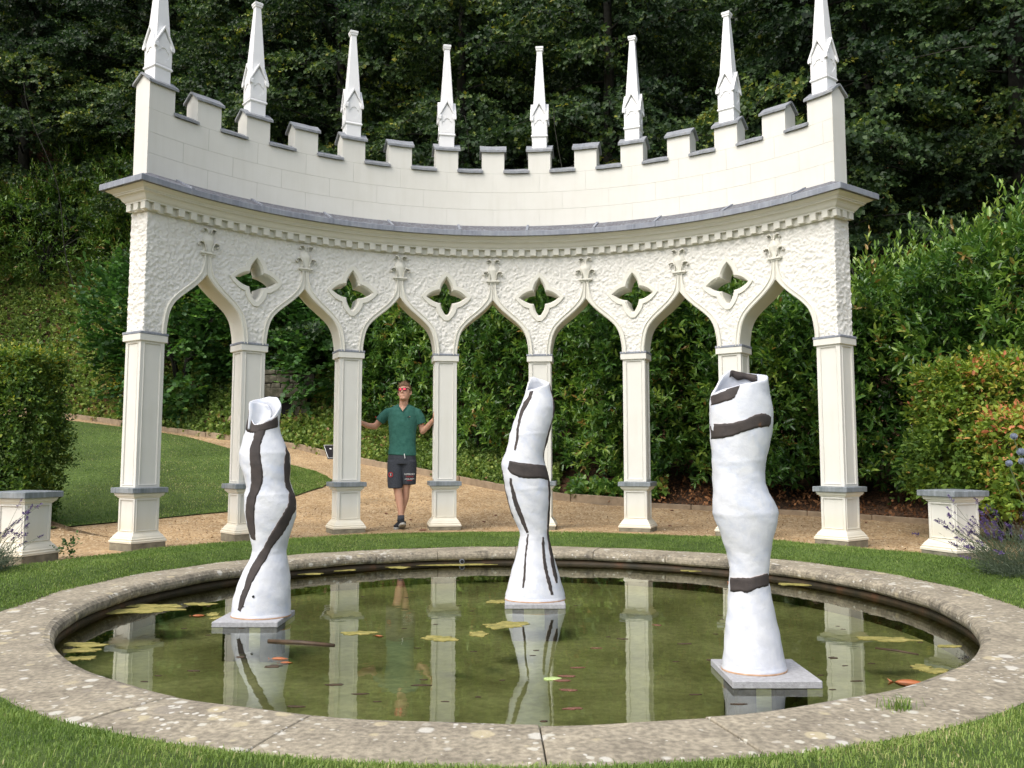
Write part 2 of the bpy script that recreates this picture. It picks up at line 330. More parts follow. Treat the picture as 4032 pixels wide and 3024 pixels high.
# ---------------------------------------------------------------- pool
pool = tag(empty('pond_surround', (PX, PY, 0)), 'round stone coping of lichened slabs enclosing the green pond', 'pond surround')
NS = 24
joint = [(-90+15*k+random.uniform(-1.6, 1.6)) for k in range(NS)]
joint[0] = -88.6
for k in range(NS):
    a0 = math.radians(joint[k]); a1 = math.radians(joint[(k+1) % NS]+(360 if k == NS-1 else 0)); g = .0028/3.2
    a0 += g; a1 -= g; n = 12; j = random.uniform(-.006, .006); dz = random.uniform(-.004, .004)
    prof = [(3.49+j, -.20), (3.49+j, -.098), (3.475+j, -.086), (3.34, -.083), (3.12, -.083), (3.060, -.085), (3.025, -.094), (3.004, -.114), (2.998, -.138), (3.002, -.160), (3.02, -.178), (3.05, -.184), (3.10, -.186), (3.10, -.215)]
    mb = MB(); rs = []
    for i in range(n+1):
        a = a0+(a1-a0)*i/n
        rs.append([(math.cos(a)*(r+.003*math.sin(9*a+r*40)), math.sin(a)*(r+.003*math.sin(9*a+r*40)), z+dz+.003*math.sin(a*23+r*9)) for r, z in prof])
    mb.rings(rs)
    for fi, f in enumerate(mb.f):
        if len(f) == 4 and fi < n*len(prof): mb.mi[fi] = 1 if 5 <= fi % len(prof) <= 12 else 0
    mb.build('coping_stone', [M['coping'], M['nose']], pool, smooth=False, bevel=.004)
mb = MB(); rs = [[(math.cos(a)*r, math.sin(a)*r, z) for a in [2*math.pi*i/96 for i in range(96)]] for r, z in ((3.44, -.30), (3.44, -.105), (3.09, -.105), (3.09, -.166))]
mb.rings(rs, cap=(False, False)).build('mortar_bed', M['mortar'], pool)
mb = MB(); rs = [[(math.cos(a)*r, math.sin(a)*r, z) for a in [2*math.pi*i/96 for i in range(96)]] for r, z in ((3.08, -.184), (3.045, -.192), (3.035, -.205), (3.032, -.209), (3.032, -.70))]
mb.rings(rs, cap=(False, False)).build('pond_wall', M['poolwall'], pool, smooth=True)
for an in (82.5, 101):
    a = math.radians(an); mb = MB(); c = Vector((math.cos(a)*3.02, math.sin(a)*3.02, -.195)); d = Vector((-math.cos(a), -math.sin(a), 0))
    mb.tube([c-d*.02, c+d*.03], .026, 16); mb.m = 1; mb.tube([c-d*.019, c+d*.0315], .020, 16)
    mb.build('overflow_pipe', [M['lead'], M['hole']], pool)
# pond bed
m, n_, l_, p_ = nt('olive_pond_bed')
g = N(n_, 'NewGeometry'); a = N(n_, 'TexNoise', i_Scale=1.6, i_Detail=7); l_.new(g.outputs['Position'], a.inputs['Vector'])
r = ramp(n_, [(.3, (.25, .25, .12)), (.5, (.38, .385, .20)), (.68, (.52, .52, .30))]); l_.new(a.outputs[0], r.inputs[0])
b = N(n_, 'TexNoise', i_Scale=18, i_Detail=7, i_Distortion=.6); l_.new(g.outputs['Position'], b.inputs['Vector'])
r2 = ramp(n_, [(.3, (.72, .72, .72)), (.65, (1.1, 1.1, 1.1))]); l_.new(b.outputs[0], r2.inputs[0])
l_.new(mix(n_, l_, 1, r.outputs[0], r2.outputs[0], 'MULTIPLY'), p_.inputs[0]); p_.inputs['Roughness'].default_value = .9
M['bed'] = m
mb = MB(); mb.rings([[(math.cos(a)*rr, math.sin(a)*rr, -.48+.05*(rr/3)**4) for a in [2*math.pi*i/64 for i in range(64)]] for rr in (3.06, 2.5, 1.6, .8, .05)], cap=(False, True))
tag(mb.build('pond_bed', m, None, (PX, PY, 0), smooth=True), kind='structure')
# water: clear tinted surface, mirror by fresnel
m, n_, l_, p_ = nt('pond_water'); n_.remove(p_)
tr = N(n_, 'BsdfTransparent'); tr.inputs[0].default_value = (.84, .87, .68, 1)
gl = N(n_, 'BsdfGlossy', i_Roughness=.012); gl.inputs[0].default_value = (.92, .95, .88, 1)
fr = N(n_, 'Fresnel', i_IOR=1.58); mx = N(n_, 'MixShader')
g = N(n_, 'NewGeometry'); b1 = N(n_, 'TexNoise', i_Scale=2.2, i_Detail=3); b2 = N(n_, 'TexNoise', i_Scale=16, i_Detail=3)
for b_ in (b1, b2): l_.new(g.outputs['Position'], b_.inputs['Vector'])
ad = N(n_, 'Math', operation='MULTIPLY_ADD', i_1=.06); l_.new(b2.outputs[0], ad.inputs[0]); l_.new(b1.outputs[0], ad.inputs[2])
bp = N(n_, 'Bump', i_Strength=.10, i_Distance=.02); l_.new(ad.outputs[0], bp.inputs['Height'])
l_.new(bp.outputs[0], gl.inputs['Normal']); l_.new(bp.outputs[0], fr.inputs['Normal'])
l_.new(fr.outputs[0], mx.inputs[0]); l_.new(tr.outputs[0], mx.inputs[1]); l_.new(gl.outputs[0], mx.inputs[2]); l_.new(mx.outputs[0], n_['Material Output'].inputs[0])
M['water'] = m; WZ = -.225
mb = MB(); mb.rings([[(math.cos(a)*3.032, math.sin(a)*3.032, WZ) for a in [2*math.pi*i/96 for i in range(96)]], [(0, 0, WZ)]*96], cap=(False, False))
tag(mb.build('water', m, None, (PX, PY, 0), smooth=True), kind='structure')

# ---------------------------------------------------------------- the curved folly
ex = tag(empty('exedra', (CX, CY, 0)), 'white curved gothic screen of pointed arches with battlements and spires behind the pond', 'garden folly')
def C3(s, r, z):                      # s = arc length at the face radius measured from the first column
    t = T0+s/R0; return (r*math.sin(t), r*math.cos(t), z)
BAY = DT*R0; SL, SR = -.125, 7*BAY+.125; RB = 4.78
half = [(.468, 2.262), (.466, 2.33), (.454, 2.42), (.432, 2.52), (.395, 2.60), (.352, 2.655), (.295, 2.71), (.226, 2.768), (.155, 2.828), (.095, 2.885), (.045, 2.94), (.015, 2.98), (.001, 3.0), (.001, 3.06), (.001, 3.13), (.001, 3.225)]
halfo = [(.524, 2.262), (.522, 2.34), (.509, 2.44), (.486, 2.545), (.447, 2.63), (.400, 2.69), (.342, 2.75), (.272, 2.81), (.203, 2.868), (.148, 2.922), (.105, 2.975), (.078, 3.02), (.060, 3.07), (.048, 3.12), (.041, 3.17), (.038, 3.225)]
def resamp(pts, n):
    P = np.array(pts); t = np.linspace(0, len(P)-1, n); o = []
    for q in t:
        i = min(int(q), len(P)-2); f = q-i; p0 = P[max(i-1, 0)]; p1 = P[i]; p2 = P[i+1]; p3 = P[min(i+2, len(P)-1)]
        o.append(tuple(.5*((2*p1)+(-p0+p2)*f+(2*p0-5*p1+4*p2-p3)*f*f+(-p0+3*p1-3*p2+p3)*f**3)))
    return o
HI = resamp(half, 46); HO = resamp(halfo, 46)
HI = [(max(u, .0008), z) for u, z in HI]
def arch_w(z): return np.interp(z, [p[1] for p in half], [p[0] for p in half])
def petal_outline(tipx, tipy, nx, ny, bulge, n=9):
    """star with four bulging pointed lobes: up, right, down, left"""
    pts = []
    def bez(a, c, b):
        return [((1-t)**2*a[0]+2*t*(1-t)*c[0]+t*t*b[0], (1-t)**2*a[1]+2*t*(1-t)*c[1]+t*t*b[1]) for t in [i/n for i in range(n)]]
    q = bez((0, tipy), (nx*bulge*.93, ny+(tipy-ny)*.50), (nx, ny))+bez((nx, ny), (nx+(tipx-nx)*.50, ny*bulge*.93), (tipx, 0))
    pts += q
    pts += [(x, -y) for x, y in reversed(q[1:]+[(tipx, 0)])]
    m2 = [(-x, y) for x, y in reversed(pts[1:])]
    return pts+m2
QIN = petal_outline(.252, .250, .074, .080, 1.0); QOUT = petal_outline(.328, .338, .136, .142, 1.0)
QZ = 3.03
def in_quat(u, z, k=1.0):
    u = np.abs(u)/k; z = np.abs(z-QZ)/k
    # inside if within the polygon (first quadrant test by angle)
    ang = np.arctan2(z, u); q = [(x, y) for x, y in QIN if x >= -1e-6 and y >= -1e-6]
    aa = np.array([math.atan2(y, x) for x, y in q]); rr = np.array([math.hypot(x, y) for x, y in q]); o = np.argsort(aa)
    return np.hypot(u, z) < np.interp(ang, aa[o], rr[o])
def opening(s, z, grow):
    k = np.floor(s/BAY); u = s-(k+.5)*BAY
    a = (np.abs(u) < arch_w(np.minimum(z, 3.0))+grow) & (z < 3.0+grow*.3) & (k >= 0) & (k < 7)
    kk = np.round(s/BAY); uq = s-kk*BAY
    b = (kk > .5) & (kk < 6.5) & in_quat(uq, z, 1+grow*3)
    return a | b
# stuccoed wall: front, both ends and back as one skin
step = .0105
s_front = np.arange(SL, SR+1e-6, (SR-SL)/round((SR-SL)/step)); e = np.linspace(RB, R0, 22)
per_s = np.concatenate([np.full(21, SL), s_front, np.full(21, SR)]); per_r = np.concatenate([e[:-1], np.full(len(s_front), R0), e[::-1][1:]])
zz = np.linspace(2.258, 3.58, 126); nP, nZ = len(per_s), len(zz)
f = RNG.standard_normal((nZ, nP))
def blur(a, k):
    for _ in range(k):
        a = (np.roll(a, 1, 0)+a*2+np.roll(a, -1, 0))/4; a = (np.roll(a, 1, 1)+a*2+np.roll(a, -1, 1))/4
    return a/a.std()
D = .85*blur(f, 1)+.45*RNG.standard_normal(f.shape)+.22*blur(RNG.standard_normal(f.shape), 3)+.12*blur(RNG.standard_normal(f.shape), 12)
D = np.clip(D, -1.4, 2.4)*.0046
flare = .018*np.clip((2.42-zz)/.16, 0, 1)[:, None]*((per_r < 4.78)*1.0)[None]*((np.arange(nP) < 24)|(np.arange(nP) > nP-25))[None]
nrm_r = np.where(np.arange(nP) < 20, 0, np.where(np.arange(nP) > nP-21, 0, -1)); nrm_s = np.where(np.arange(nP) < 22, -1, np.where(np.arange(nP) > nP-23, 1, 0))
D = D+flare
Rr = per_r[None]+D*nrm_r[None]; Ss = per_s[None]+D*nrm_s[None]; TT = T0+Ss/R0
V = np.stack([(Rr*np.sin(TT)).ravel(), (Rr*np.cos(TT)).ravel(), np.repeat(zz, nP)], 1)
idx = np.arange(nP*nZ).reshape(nZ, nP); F = np.stack([idx[:-1, :-1].ravel(), idx[:-1, 1:].ravel(), idx[1:, 1:].ravel(), idx[1:, :-1].ravel()], 1)
sc_ = (per_s[:-1]+per_s[1:])/2; zc_ = (zz[:-1]+zz[1:])/2; SC, ZC = np.meshgrid(sc_, zc_)
rm = opening(SC, ZC, .028); rm[:, :21] = False; rm[:, -21:] = False
F = F[~rm.ravel()]
# back skin
sb = np.linspace(SL, SR, 300); zb = np.linspace(2.258, 3.58, 46); TB = T0+sb/R0
Xb, Zb = np.meshgrid(sb, zb); Tb = T0+Xb/R0; ob = len(V)
V2 = np.stack([(RB*np.sin(Tb)).ravel(), (RB*np.cos(Tb)).ravel(), Zb.ravel()], 1)
ib = np.arange(300*46).reshape(46, 300)+ob; F2 = np.stack([ib[:-1, 1:].ravel(), ib[:-1, :-1].ravel(), ib[1:, :-1].ravel(), ib[1:, 1:].ravel()], 1)
SC, ZC = np.meshgrid((sb[:-1]+sb[1:])/2, (zb[:-1]+zb[1:])/2); F2 = F2[~opening(SC, ZC, .016).ravel()]
me = fastmesh('arcade_wall', np.concatenate([V, V2]), np.concatenate([F, F2]), M['stucco'], smooth=False)
link('arcade_wall', me, ex)
# arch mouldings
def arch_mb():
    mb = MB()
    sec = [(0, RB+.012), (0, 4.497), (.04, 4.482), (.16, 4.481), (.18, 4.474), (.26, 4.474), (.29, 4.483), (.78, 4.481), (.82, 4.468), (.95, 4.468), (1, 4.478), (1, 4.53)]
    for sg in (-1, 1):
        rs = []
        for (ui, zi), (uo, zo) in zip(HI, HO):
            row = [(sg*(ui+(uo-ui)*t), r, zi+(zo-zi)*t) for t, r in sec]
            row += [(sg*uo, RB-.03, zo), (sg*uo, RB+.012, zo)]
            rs.append(row)
        if sg > 0: rs = [list(reversed(q)) for q in rs]
        mb.rings(rs)
    return mb
def bend(mb, s0):          # (u, r, z) -> local coordinates of the folly
    mb.v = [C3(s0+u, r, z) for u, r, z in mb.v]; return mb
def place_bent(name, mbf, k0, mats, parent, smooth=False, bevel=0):
    """one mesh bent at s=0, copies turned about the centre"""
    mb = bend(mbf, 0); me = mb.mesh(name, mats, smooth); out = []
    for s in k0:
        o = link(name, me, parent, rot=(0, 0, -s/R0)); out.append(o)
        if bevel:
            b = o.modifiers.new('bevel', 'BEVEL'); b.width = bevel; b.segments = 1; b.limit_method = 'ANGLE'; b.angle_limit = math.radians(35)
    return out
place_bent('arch_moulding', arch_mb(), [(k+.5)*BAY for k in range(7)], M['trim'], ex)
# quatrefoil surrounds
mb = MB(); n = len(QIN); rs = []
for t, r in ((0, RB+.01), (0, 4.515), (.30, 4.481), (.96, 4.480), (1, 4.487), (1, 4.53), (1, RB-.02), (.9, RB+.01)):
    rs.append([(a[0]+(b[0]-a[0])*t, r, QZ+a[1]+(b[1]-a[1])*t) for a, b in zip(QIN, QOUT)])
mb.rings(rs+[rs[0]], cap=(False, False))
place_bent('quatrefoil_surround', mb, [k*BAY for k in range(1, 7)], M['trim'], ex)
# finials: ring, bud and curled leaves in relief
def finial_parts():
    a = MB()
    for z0, z1, w, d in ((3.222, 3.232, .066, .03), (3.234, 3.240, .074, .036), (3.240, 3.262, .088, .048)):
        a.box(-w, w, 4.5-d, 4.5, z0, z1)
    b = MB(); rs = []
    for i in range(17):
        t = i/16; z = 3.262+t*.262; w = .044+.022*math.sin(math.pi*min(1, t*1.15))**1.0*(1 if t > .25 else .6)+.0; 
        w = np.interp(t, [0, .2, .5, .75, .9, 1], [.052, .058, .078, .054, .030, .046]); d = w*.85
        row = []
        for k in range(13):
            ph = math.pi*k/12; gr = 1+.10*math.sin(5*ph+t*9)
            row.append((-math.cos(ph)*w*gr, 4.505-math.sin(ph)*d*gr, z))
        rs.append(row)
    b.rings(rs, closed=False)
    leaves = []
    for sg in (-1, 1):
        for (x0, z0, dx, dz, curl, wd, dep) in ((.040, 3.265, .055, .108, .046, .044, .018), (.014, 3.465, .048, .066, .036, .040, .02)):
            c = MB(); rs = []; m = 12
            for i in range(m+1):
                t = i/m
                if t < .55: q = t/.55; x = x0+dx*q**2*.75; z = z0+dz*math.sin(q*math.pi/2)
                else:
                    q = (t-.55)/.45; an = math.pi/2-q*math.pi*.85; x = x0+dx*.75+curl*math.cos(an); z = z0+dz-curl*.55+curl*.55*math.sin(an)
                w = wd*(1-.25*t)*(1+.14*math.sin(t*26)); th = .007
                row = [(sg*x, 4.5-dep-w*.2, z), (sg*(x-.0), 4.5-dep-w*1.0, z+th), (sg*(x+th*.5), 4.5-dep-w*.9, z-th), (sg*x, 4.5-.002, z-th)]
                rs.append(row if sg > 0 else row[::-1])
            c.rings(rs); leaves.append(c)
    return a, b, leaves
fa, fb, fl = finial_parts(); FM = []
for nm, q, sm in [('finial_ring', fa, False), ('finial_bud', fb, True)]+[('leaf', x, True) for x in fl]:
    bend(q, 0); FM.append((nm, q.mesh(nm, M['trim'], sm)))
for k in range(7):
    rt = link('finial', FM[1][1], ex, rot=(0, 0, -(k+.5)*DT))
    for j, (nm, me_) in enumerate(FM):
        if j != 1: link(nm, me_, rt)

# mouldings that run right round the wall: closed path, mitred
def path_loop(n=96, sl=SL, sr=SR, rf=R0, rb=RB):
    P = []
    for i in range(n+1): s = sl+(sr-sl)*i/n; P.append(C3(s, rf, 0)[:2])
    for i in range(n//2+1): s = sr-(sr-sl)*i/(n//2); P.append(C3(s, rb, 0)[:2])
    return P
PATH = path_loop(rb=4.70); NF = 96
def loop_offsets(P):
    out = []; n = len(P)
    for i in range(n):
        a = Vector(P[i-1]); b = Vector(P[i]); c = Vector(P[(i+1) % n])
        d1 = (b-a).normalized(); d2 = (c-b).normalized()
        n1 = Vector((d1.y, -d1.x)); n2 = Vector((d2.y, -d2.x))
        out.append((n1+n2)/(1+n1.dot(n2)))
    return out
OFF = loop_offsets(PATH)
def sweep(name, prof, mat, parent, i0=None, i1=None, closed_prof=False, smooth=False, P=None, O=None):
    P = P or PATH; O = O or OFF; n = len(P); rng = range(n+1) if i0 is None else range(i0, i1+1)
    mb = MB(); rs = []
    for i in rng:
        p = P[i % n]; o = O[i % n]
        rs.append([(p[0]+o.x*q, p[1]+o.y*q, z) for q, z in prof])
    mb.rings(rs, closed=closed_prof, cap=(closed_prof and i0 is not None,)*2)
    return mb.build(name, mat, parent, smooth=smooth)
cor = sweep('cornice', [(-.02, 3.574), (.030, 3.574), (.032, 3.655), (.078, 3.657), (.080, 3.672), (.088, 3.676), (.10, 3.69), (.112, 3.712), (.128, 3.73), (.150, 3.738), (.156, 3.74), (.156, 3.752), (.168, 3.754), (.170, 3.764), (.186, 3.772), (.206, 3.782), (.224, 3.796), (.232, 3.81), (.232, 3.83), (-.02, 3.84)], M['trim'], ex)
mb = MB(); mb.box(-.038, .038, 4.5-.084, 4.5-.028, 3.580, 3.654); bend(mb, 0); dm = mb.mesh('dentil', M['trim'])
for i in range(58):
    s = -.068+(7*BAY+.136)*i/57; link('dentil', dm, cor, rot=(0, 0, -s/R0))
for s_, sg in ((SL, -1), (SR, 1)):
    t = T0+s_/R0
    for rr in (4.475, 4.60, 4.725):
        mb = MB(); mb.box(-.025, .025, -.038, .038, 3.578, 3.654)
        cx_ = rr*math.sin(t)+sg*math.cos(t)*.053; cy_ = rr*math.cos(t)-sg*math.sin(t)*.053
        mb.build('dentil', M['trim'], cor, (cx_, cy_, 0), (0, 0, -t))
lf_ = [(.222, 3.800), (.256, 3.798), (.262, 3.802), (.262, 3.858), (.255, 3.868), (-.06, 4.018), (-.06, 3.99), (.235, 3.845), (.228, 3.82)]
cuts = [0, 4]+[4+round(88*i/9) for i in range(1, 9)]+[92, 96]
cuts = sorted(set(cuts))
fl_root = None
for a, b in zip(cuts[:-1], cuts[1:]):
    o = sweep('lead_flashing', lf_, [M['lead_top']], ex, a, b, True)
for a, b in ((96, 97), (97, 97+48), (len(PATH)-1, len(PATH))):
    sweep('lead_flashing', lf_, [M['lead_top']], ex, a, b, True)
lead_drip = [(.2605, 3.797), (.267, 3.80), (.267, 3.860), (.2605, 3.866)]
sweep('lead_drip', lead_drip, M['lead'], ex)
for c in cuts[1:-1]:
    p = PATH[c]; s = SL+(SR-SL)*c/96; t = T0+s/R0
    mb = MB(); rs = []
    for u in (-.016, .016):
        rs.append([(u, 4.5-q, z+dz) for q, z, dz in ((.262, 3.79, 0), (.276, 3.80, 0), (.274, 3.868, .006), (.255, 3.872, .01), (-.035, 4.016, .008), (-.035, 4.0, 0), (.24, 3.86, 0), (.26, 3.85, 0))])
    mb.rings(rs); bend(mb, s); mb.build('lead_joint', M['lead'], ex)

# parapet: core, blocks in three courses, merlons, lead saddles
RPF, RPB = 4.545, 4.785
mb = MB(); rs = []; n = 90
for i in range(n+1):
    s = SL+(SR-SL)*i/n; rs.append([C3(s, RPF+.004, 3.90), C3(s, RPB-.004, 3.90), C3(s, RPB-.004, 4.735), C3(s, RPF+.004, 4.735)])
mb.rings([r[::-1] for r in rs]); par = mb.build('parapet', M['cream'], ex)
HB = BAY/2; g = .0014
def block(s0, s1, z0, z1, name='block', parent=None, peak=None, rf=RPF, rb=RPB, mat=None):
    mb = MB(); rs = []; n = 5
    for i in range(n+1):
        s = s0+(s1-s0)*i/n
        row = [C3(s, rf, z0), C3(s, rb, z0), C3(s, rb, z1)]
        if peak: row.append(C3(s, (rf+rb)/2, peak))
        row.append(C3(s, rf, z1)); rs.append(row[::-1])
    mb.rings(rs); return mb.build(name, mat or M['cream'], parent or par)
for ci, (z0, z1, off) in enumerate(((3.94, 4.234, 0), (4.234, 4.469, .5), (4.469, 4.73, 0))):
    ed = [SL-.0005]+[HB*(k+off) for k in range(0 if off else 1, 15) if SL+.05 < HB*(k+off) < SR-.05]+[SR+.0005]
    for a, b in zip(ed[:-1], ed[1:]): block(a+g, b-g, z0+g, z1-g)
ZM, ZPK = 5.026, 5.128
merl = [(SL-.0005, .187)]+[(HB*k-.147, HB*k+.147) for k in range(1, 14)]+[(7*BAY-.187, SR+.0005)]
def saddle(s0, s1, ze, zr, rf=RPF-.03, rb=RPB+.03, t=.022, name='lead_coping'):
    mb = MB(); rs = []; n = 4; rm_ = (rf+rb)/2
    for i in range(n+1):
        s = s0+(s1-s0)*i/n; j = .0025*math.sin(s*40+i)
        rs.append([C3(s, *p) for p in ((rf, ze-.006+j), (rf, ze+t+j), (rf+.012, ze+t+.010+j), (rm_-.012, zr+t+j), (rm_+.012, zr+t+j), (rb-.012, ze+t+.010), (rb, ze+t), (rb, ze-.006), (rb-.008, ze-.006), (rb-.008, ze+.004), (rm_, zr+.002), (rf+.008, ze+.004), (rf+.008, ze-.006))])
    mb.rings(rs); return mb.build(name, M['saddle'], par)
for i, (a, b) in enumerate(merl):
    o = block(a, b, 4.73+.0005, ZM, 'merlon', None, ZPK)
    saddle(a-.028, b+.028, ZM, ZPK)
for (a, b), (c, d) in zip(merl[:-1], merl[1:]):
    saddle(b-.012, c+.012, 4.736, 4.812)
# pinnacles
def pinnacle(parent, th):
    root = None; r = 4.672
    base = MB().sqprof([(.098, 5.03), (.098, 5.245)]); 
    o = base.build('pinnacle', M['white'], parent, (r*math.sin(th), r*math.cos(th), 0), (0, 0, -th), bevel=.003)
    st = MB().sqprof([(.099, 5.236), (.112, 5.250), (.112, 5.262), (.104, 5.276), (.099, 5.284)]); st.build('string_course', M['white'], o)
    # body with four recessed foils
    body = MB().sqprof([(.094, 5.28), (.094, 5.60)], cap=(False, False)); body.build('pinnacle_core', M['white'], o)
    gm = gable_mesh()
    for k in range(4): link('gablet', gm, o, rot=(0, 0, k*math.pi/2))
    sh = MB().sqprof([(.093, 5.44), (.088, 5.60), (.034, 6.488)]); sh.build('spire', M['white'], o, bevel=.003)
    cp = MB().sqprof([(.036, 6.478), (.046, 6.490), (.046, 6.508), (.052, 6.514), (.054, 6.538), (.044, 6.548)]); cp.build('spire_cap', M['white'], o)
    return o
GM = None
def gable_mesh():
    global GM
    if GM: return GM
    mb = MB(); w = .102
    outer = [(-w, 5.284), (w, 5.284), (w, 5.50), (0, 5.672), (-w, 5.50)]
    foil = []
    for k in range(32):
        a = 2*math.pi*k/32; rr = .050+.014*abs(math.cos(2*a))**.7*1.0
        foil.append((rr*math.cos(a)*1.12, 5.405+rr*math.sin(a)*1.25))
    pts, tris, ls = solidify_poly(outer, [foil]); yf = -.1025; yb = -.086
    b = len(mb.v); mb.add([(x, yf, z) for x, z in pts], [])
    for t in tris:
        a_, b_, c_ = [Vector((pts[i][0], 0, pts[i][1])) for i in t]
        if (b_-a_).cross(c_-a_).y > 0: t = (t[0], t[2], t[1])
        mb.f.append(tuple(b+i for i in t)); mb.mi.append(0)
    n = len(foil); mb.rings([[(x, yf, z) for x, z in foil], [(x, -.0945, z) for x, z in foil]], cap=(False, False)); mb.add([(x, -.0945, z) for x, z in foil], [tuple(range(n))])
    # raking mould
    for sg in (-1, 1):
        rs = []
        for q in (0, 1):
            x = (w+.022)*(1-q); z = 5.470+(5.705-5.470)*q
            rs.append([(sg*x, -.118, z), (sg*x, -.122, z+.010), (sg*x, -.122, z+.036), (sg*x, -.08 if q == 0 else -.03, z+.040), (sg*x, -.08, z-.004)])
        mb.rings(rs if sg > 0 else [r[::-1] for r in rs])
    GM = mb.mesh('gablet', M['white']); return GM
for k in range(8):
    s = k*BAY+(.045 if k == 0 else -.045 if k == 7 else 0); pinnacle(ex, T0+s/R0)

# columns
def panel_face(mb, w, y, z0, z1, fr, bead=.012, dep=.009, top=None):
    """front face of a post: raised frame round a sunk panel, facing -y"""
    o = [(-w, z0), (w, z0), (w, z1), (-w, z1)]; t = top if top is not None else fr
    i1 = [(-w+fr, z0+t), (w-fr, z0+t), (w-fr, z1-t), (-w+fr, z1-t)]
    i2 = [(-w+fr+bead*.5, z0+t+bead*.5), (w-fr-bead*.5, z0+t+bead*.5), (w-fr-bead*.5, z1-t-bead*.5), (-w+fr+bead*.5, z1-t-bead*.5)]
    i3 = [(-w+fr+bead, z0+t+bead), (w-fr-bead, z0+t+bead), (w-fr-bead, z1-t-bead), (-w+fr+bead, z1-t-bead)]
    i4 = [(x*.985, z) for x, z in i3]
    mb.rings([[(x, yy, z) for x, z in L] for L, yy in ((o, y), (i1, y), (i2, y-.006), (i3, y-.003), (i4, y+dep))], cap=(False, True))
def post(name, mats, hw, hd, z0, z1, fr, parent, loc=(0, 0, 0), rot=(0, 0, 0), top=None):
    mb = MB()
    for k in range(4):
        sub = MB(); w, d = (hw, hd) if k % 2 == 0 else (hd, hw)
        panel_face(sub, w, -d, z0, z1, fr, top=top); R_ = Matrix.Rotation(k*math.pi/2, 4, 'Z')
        sub.v = [tuple(R_ @ Vector(v)) for v in sub.v]; mb.add(sub.v, sub.f)
    return mb.build(name, mats, parent, loc, rot)
def rectprof(mb, prof, hw, hd):
    return mb.rings([[(-hw-q, -hd-q, z), (hw+q, -hd-q, z), (hw+q, hd+q, z), (-hw-q, hd+q, z)] for q, z in prof])
BASE = [(.062, .052), (.062, .072), (.050, .082), (.052, .092), (.040, .104), (.034, .118), (.020, .136), (.010, .146), (.006, .158), (0, .16)]
CAPM = [(0, .512), (.010, .518), (.014, .528), (.028, .536), (.032, .548), (.036, .552), (.036, .568)]
def pedestal(parent, hw=.145, hd=.14, capw=.062, dz=0):
    p = post('pedestal', M['cream_low'], hw, hd, .155, .516, .018, parent, top=.012)
    rectprof(MB(), BASE, hw, hd).build('base_moulding', M['cream_low'], parent)
    rectprof(MB(), CAPM, hw, hd).build('pedestal_moulding', M['trim'], parent)
    rectprof(MB(), [(capw-.004, .566), (capw, .570), (capw, .618), (capw-.003, .623), (-.05, .632)], hw, hd).build('pedestal_slate', M['slate'], parent, bevel=.003)
    rectprof(MB(), [(.056, -.12), (.056, .053)], hw, hd).build('footing', M['footing'], parent, bevel=.006)
for k in range(8):
    th = T0+k*DT
    c = post('column', M['cream'], .142, .135, .626, 2.186, .036, ex, (4.64*math.sin(th), 4.64*math.cos(th), -.012 if k in (0, 7) else 0), (0, 0, -th), top=.02)
    pedestal(c)
    rectprof(MB(), [(.002, 2.176), (.022, 2.180), (.024, 2.184), (.024, 2.252)], .142, .135).build('capital', M['cream'], c, bevel=.002)
    rectprof(MB(), [(.027, 2.2525), (.029, 2.256), (.029, 2.276), (.026, 2.280)], .142, .135).build('capital_flashing', M['lead'], c, bevel=.002)

# the two low pedestals at the ends of the curve
def low_pedestal(th, label, dz):
    root = tag(empty('pedestal', (CX+4.64*math.sin(th), CY+4.64*math.cos(th), dz), -th), label, 'pedestal', 'low slate-topped pedestals flanking the folly')
    pedestal(root, .150, .155, .068)
low_pedestal(T0-DT-.005, 'low cream pedestal before the clipped green hedge, left of the pond', -.01)
low_pedestal(T0+8*DT+.012, 'low cream pedestal before the orange-tinged hedge, right of the pond', -.01)

# path edging stones
ed = tag(empty('path_edging', (CX, CY, 0)), 'low line of buff edging stones along the far side of the gravel path', 'path edging')
ph = -46.0
while ph < 62:
    r = float(np.interp(ph, EPH, ERR)); L = random.uniform(.75, 1.05); 
    # step along the curve
    p2 = ph; acc = 0; a = Vector((r*math.sin(math.radians(ph)), r*math.cos(math.radians(ph))))
    while acc < L: 
        p2 += .1; rr = float(np.interp(p2, EPH, ERR)); b = Vector((rr*math.sin(math.radians(p2)), rr*math.cos(math.radians(p2)))); acc = (b-a).length
    za, zb = h1(CX+a.x, CY+a.y), h1(CX+b.x, CY+b.y); d = (b-a).normalized(); nn = Vector((-d.y, d.x)); hgt = .13+random.uniform(-.012, .012) if ph < 10 else .075
    mb = MB(); q = .006; a2 = a+d*q; b2 = b-d*q; j = random.uniform(-.008, .008)
    lo = -.1
    mb.rings([[(p.x+nn.x*w, p.y+nn.y*w, z+h+random.uniform(-.004, .004)) for w, h in ((-.03+j, lo), (.03+j, lo), (.03+j, hgt), (-.03+j, hgt))] for p, z in ((a2, za), ((a2+b2)/2, (za+zb)/2), (b2, zb))])
    mb.build('edging_stone', M['edging'], ed, bevel=.006); ph = p2

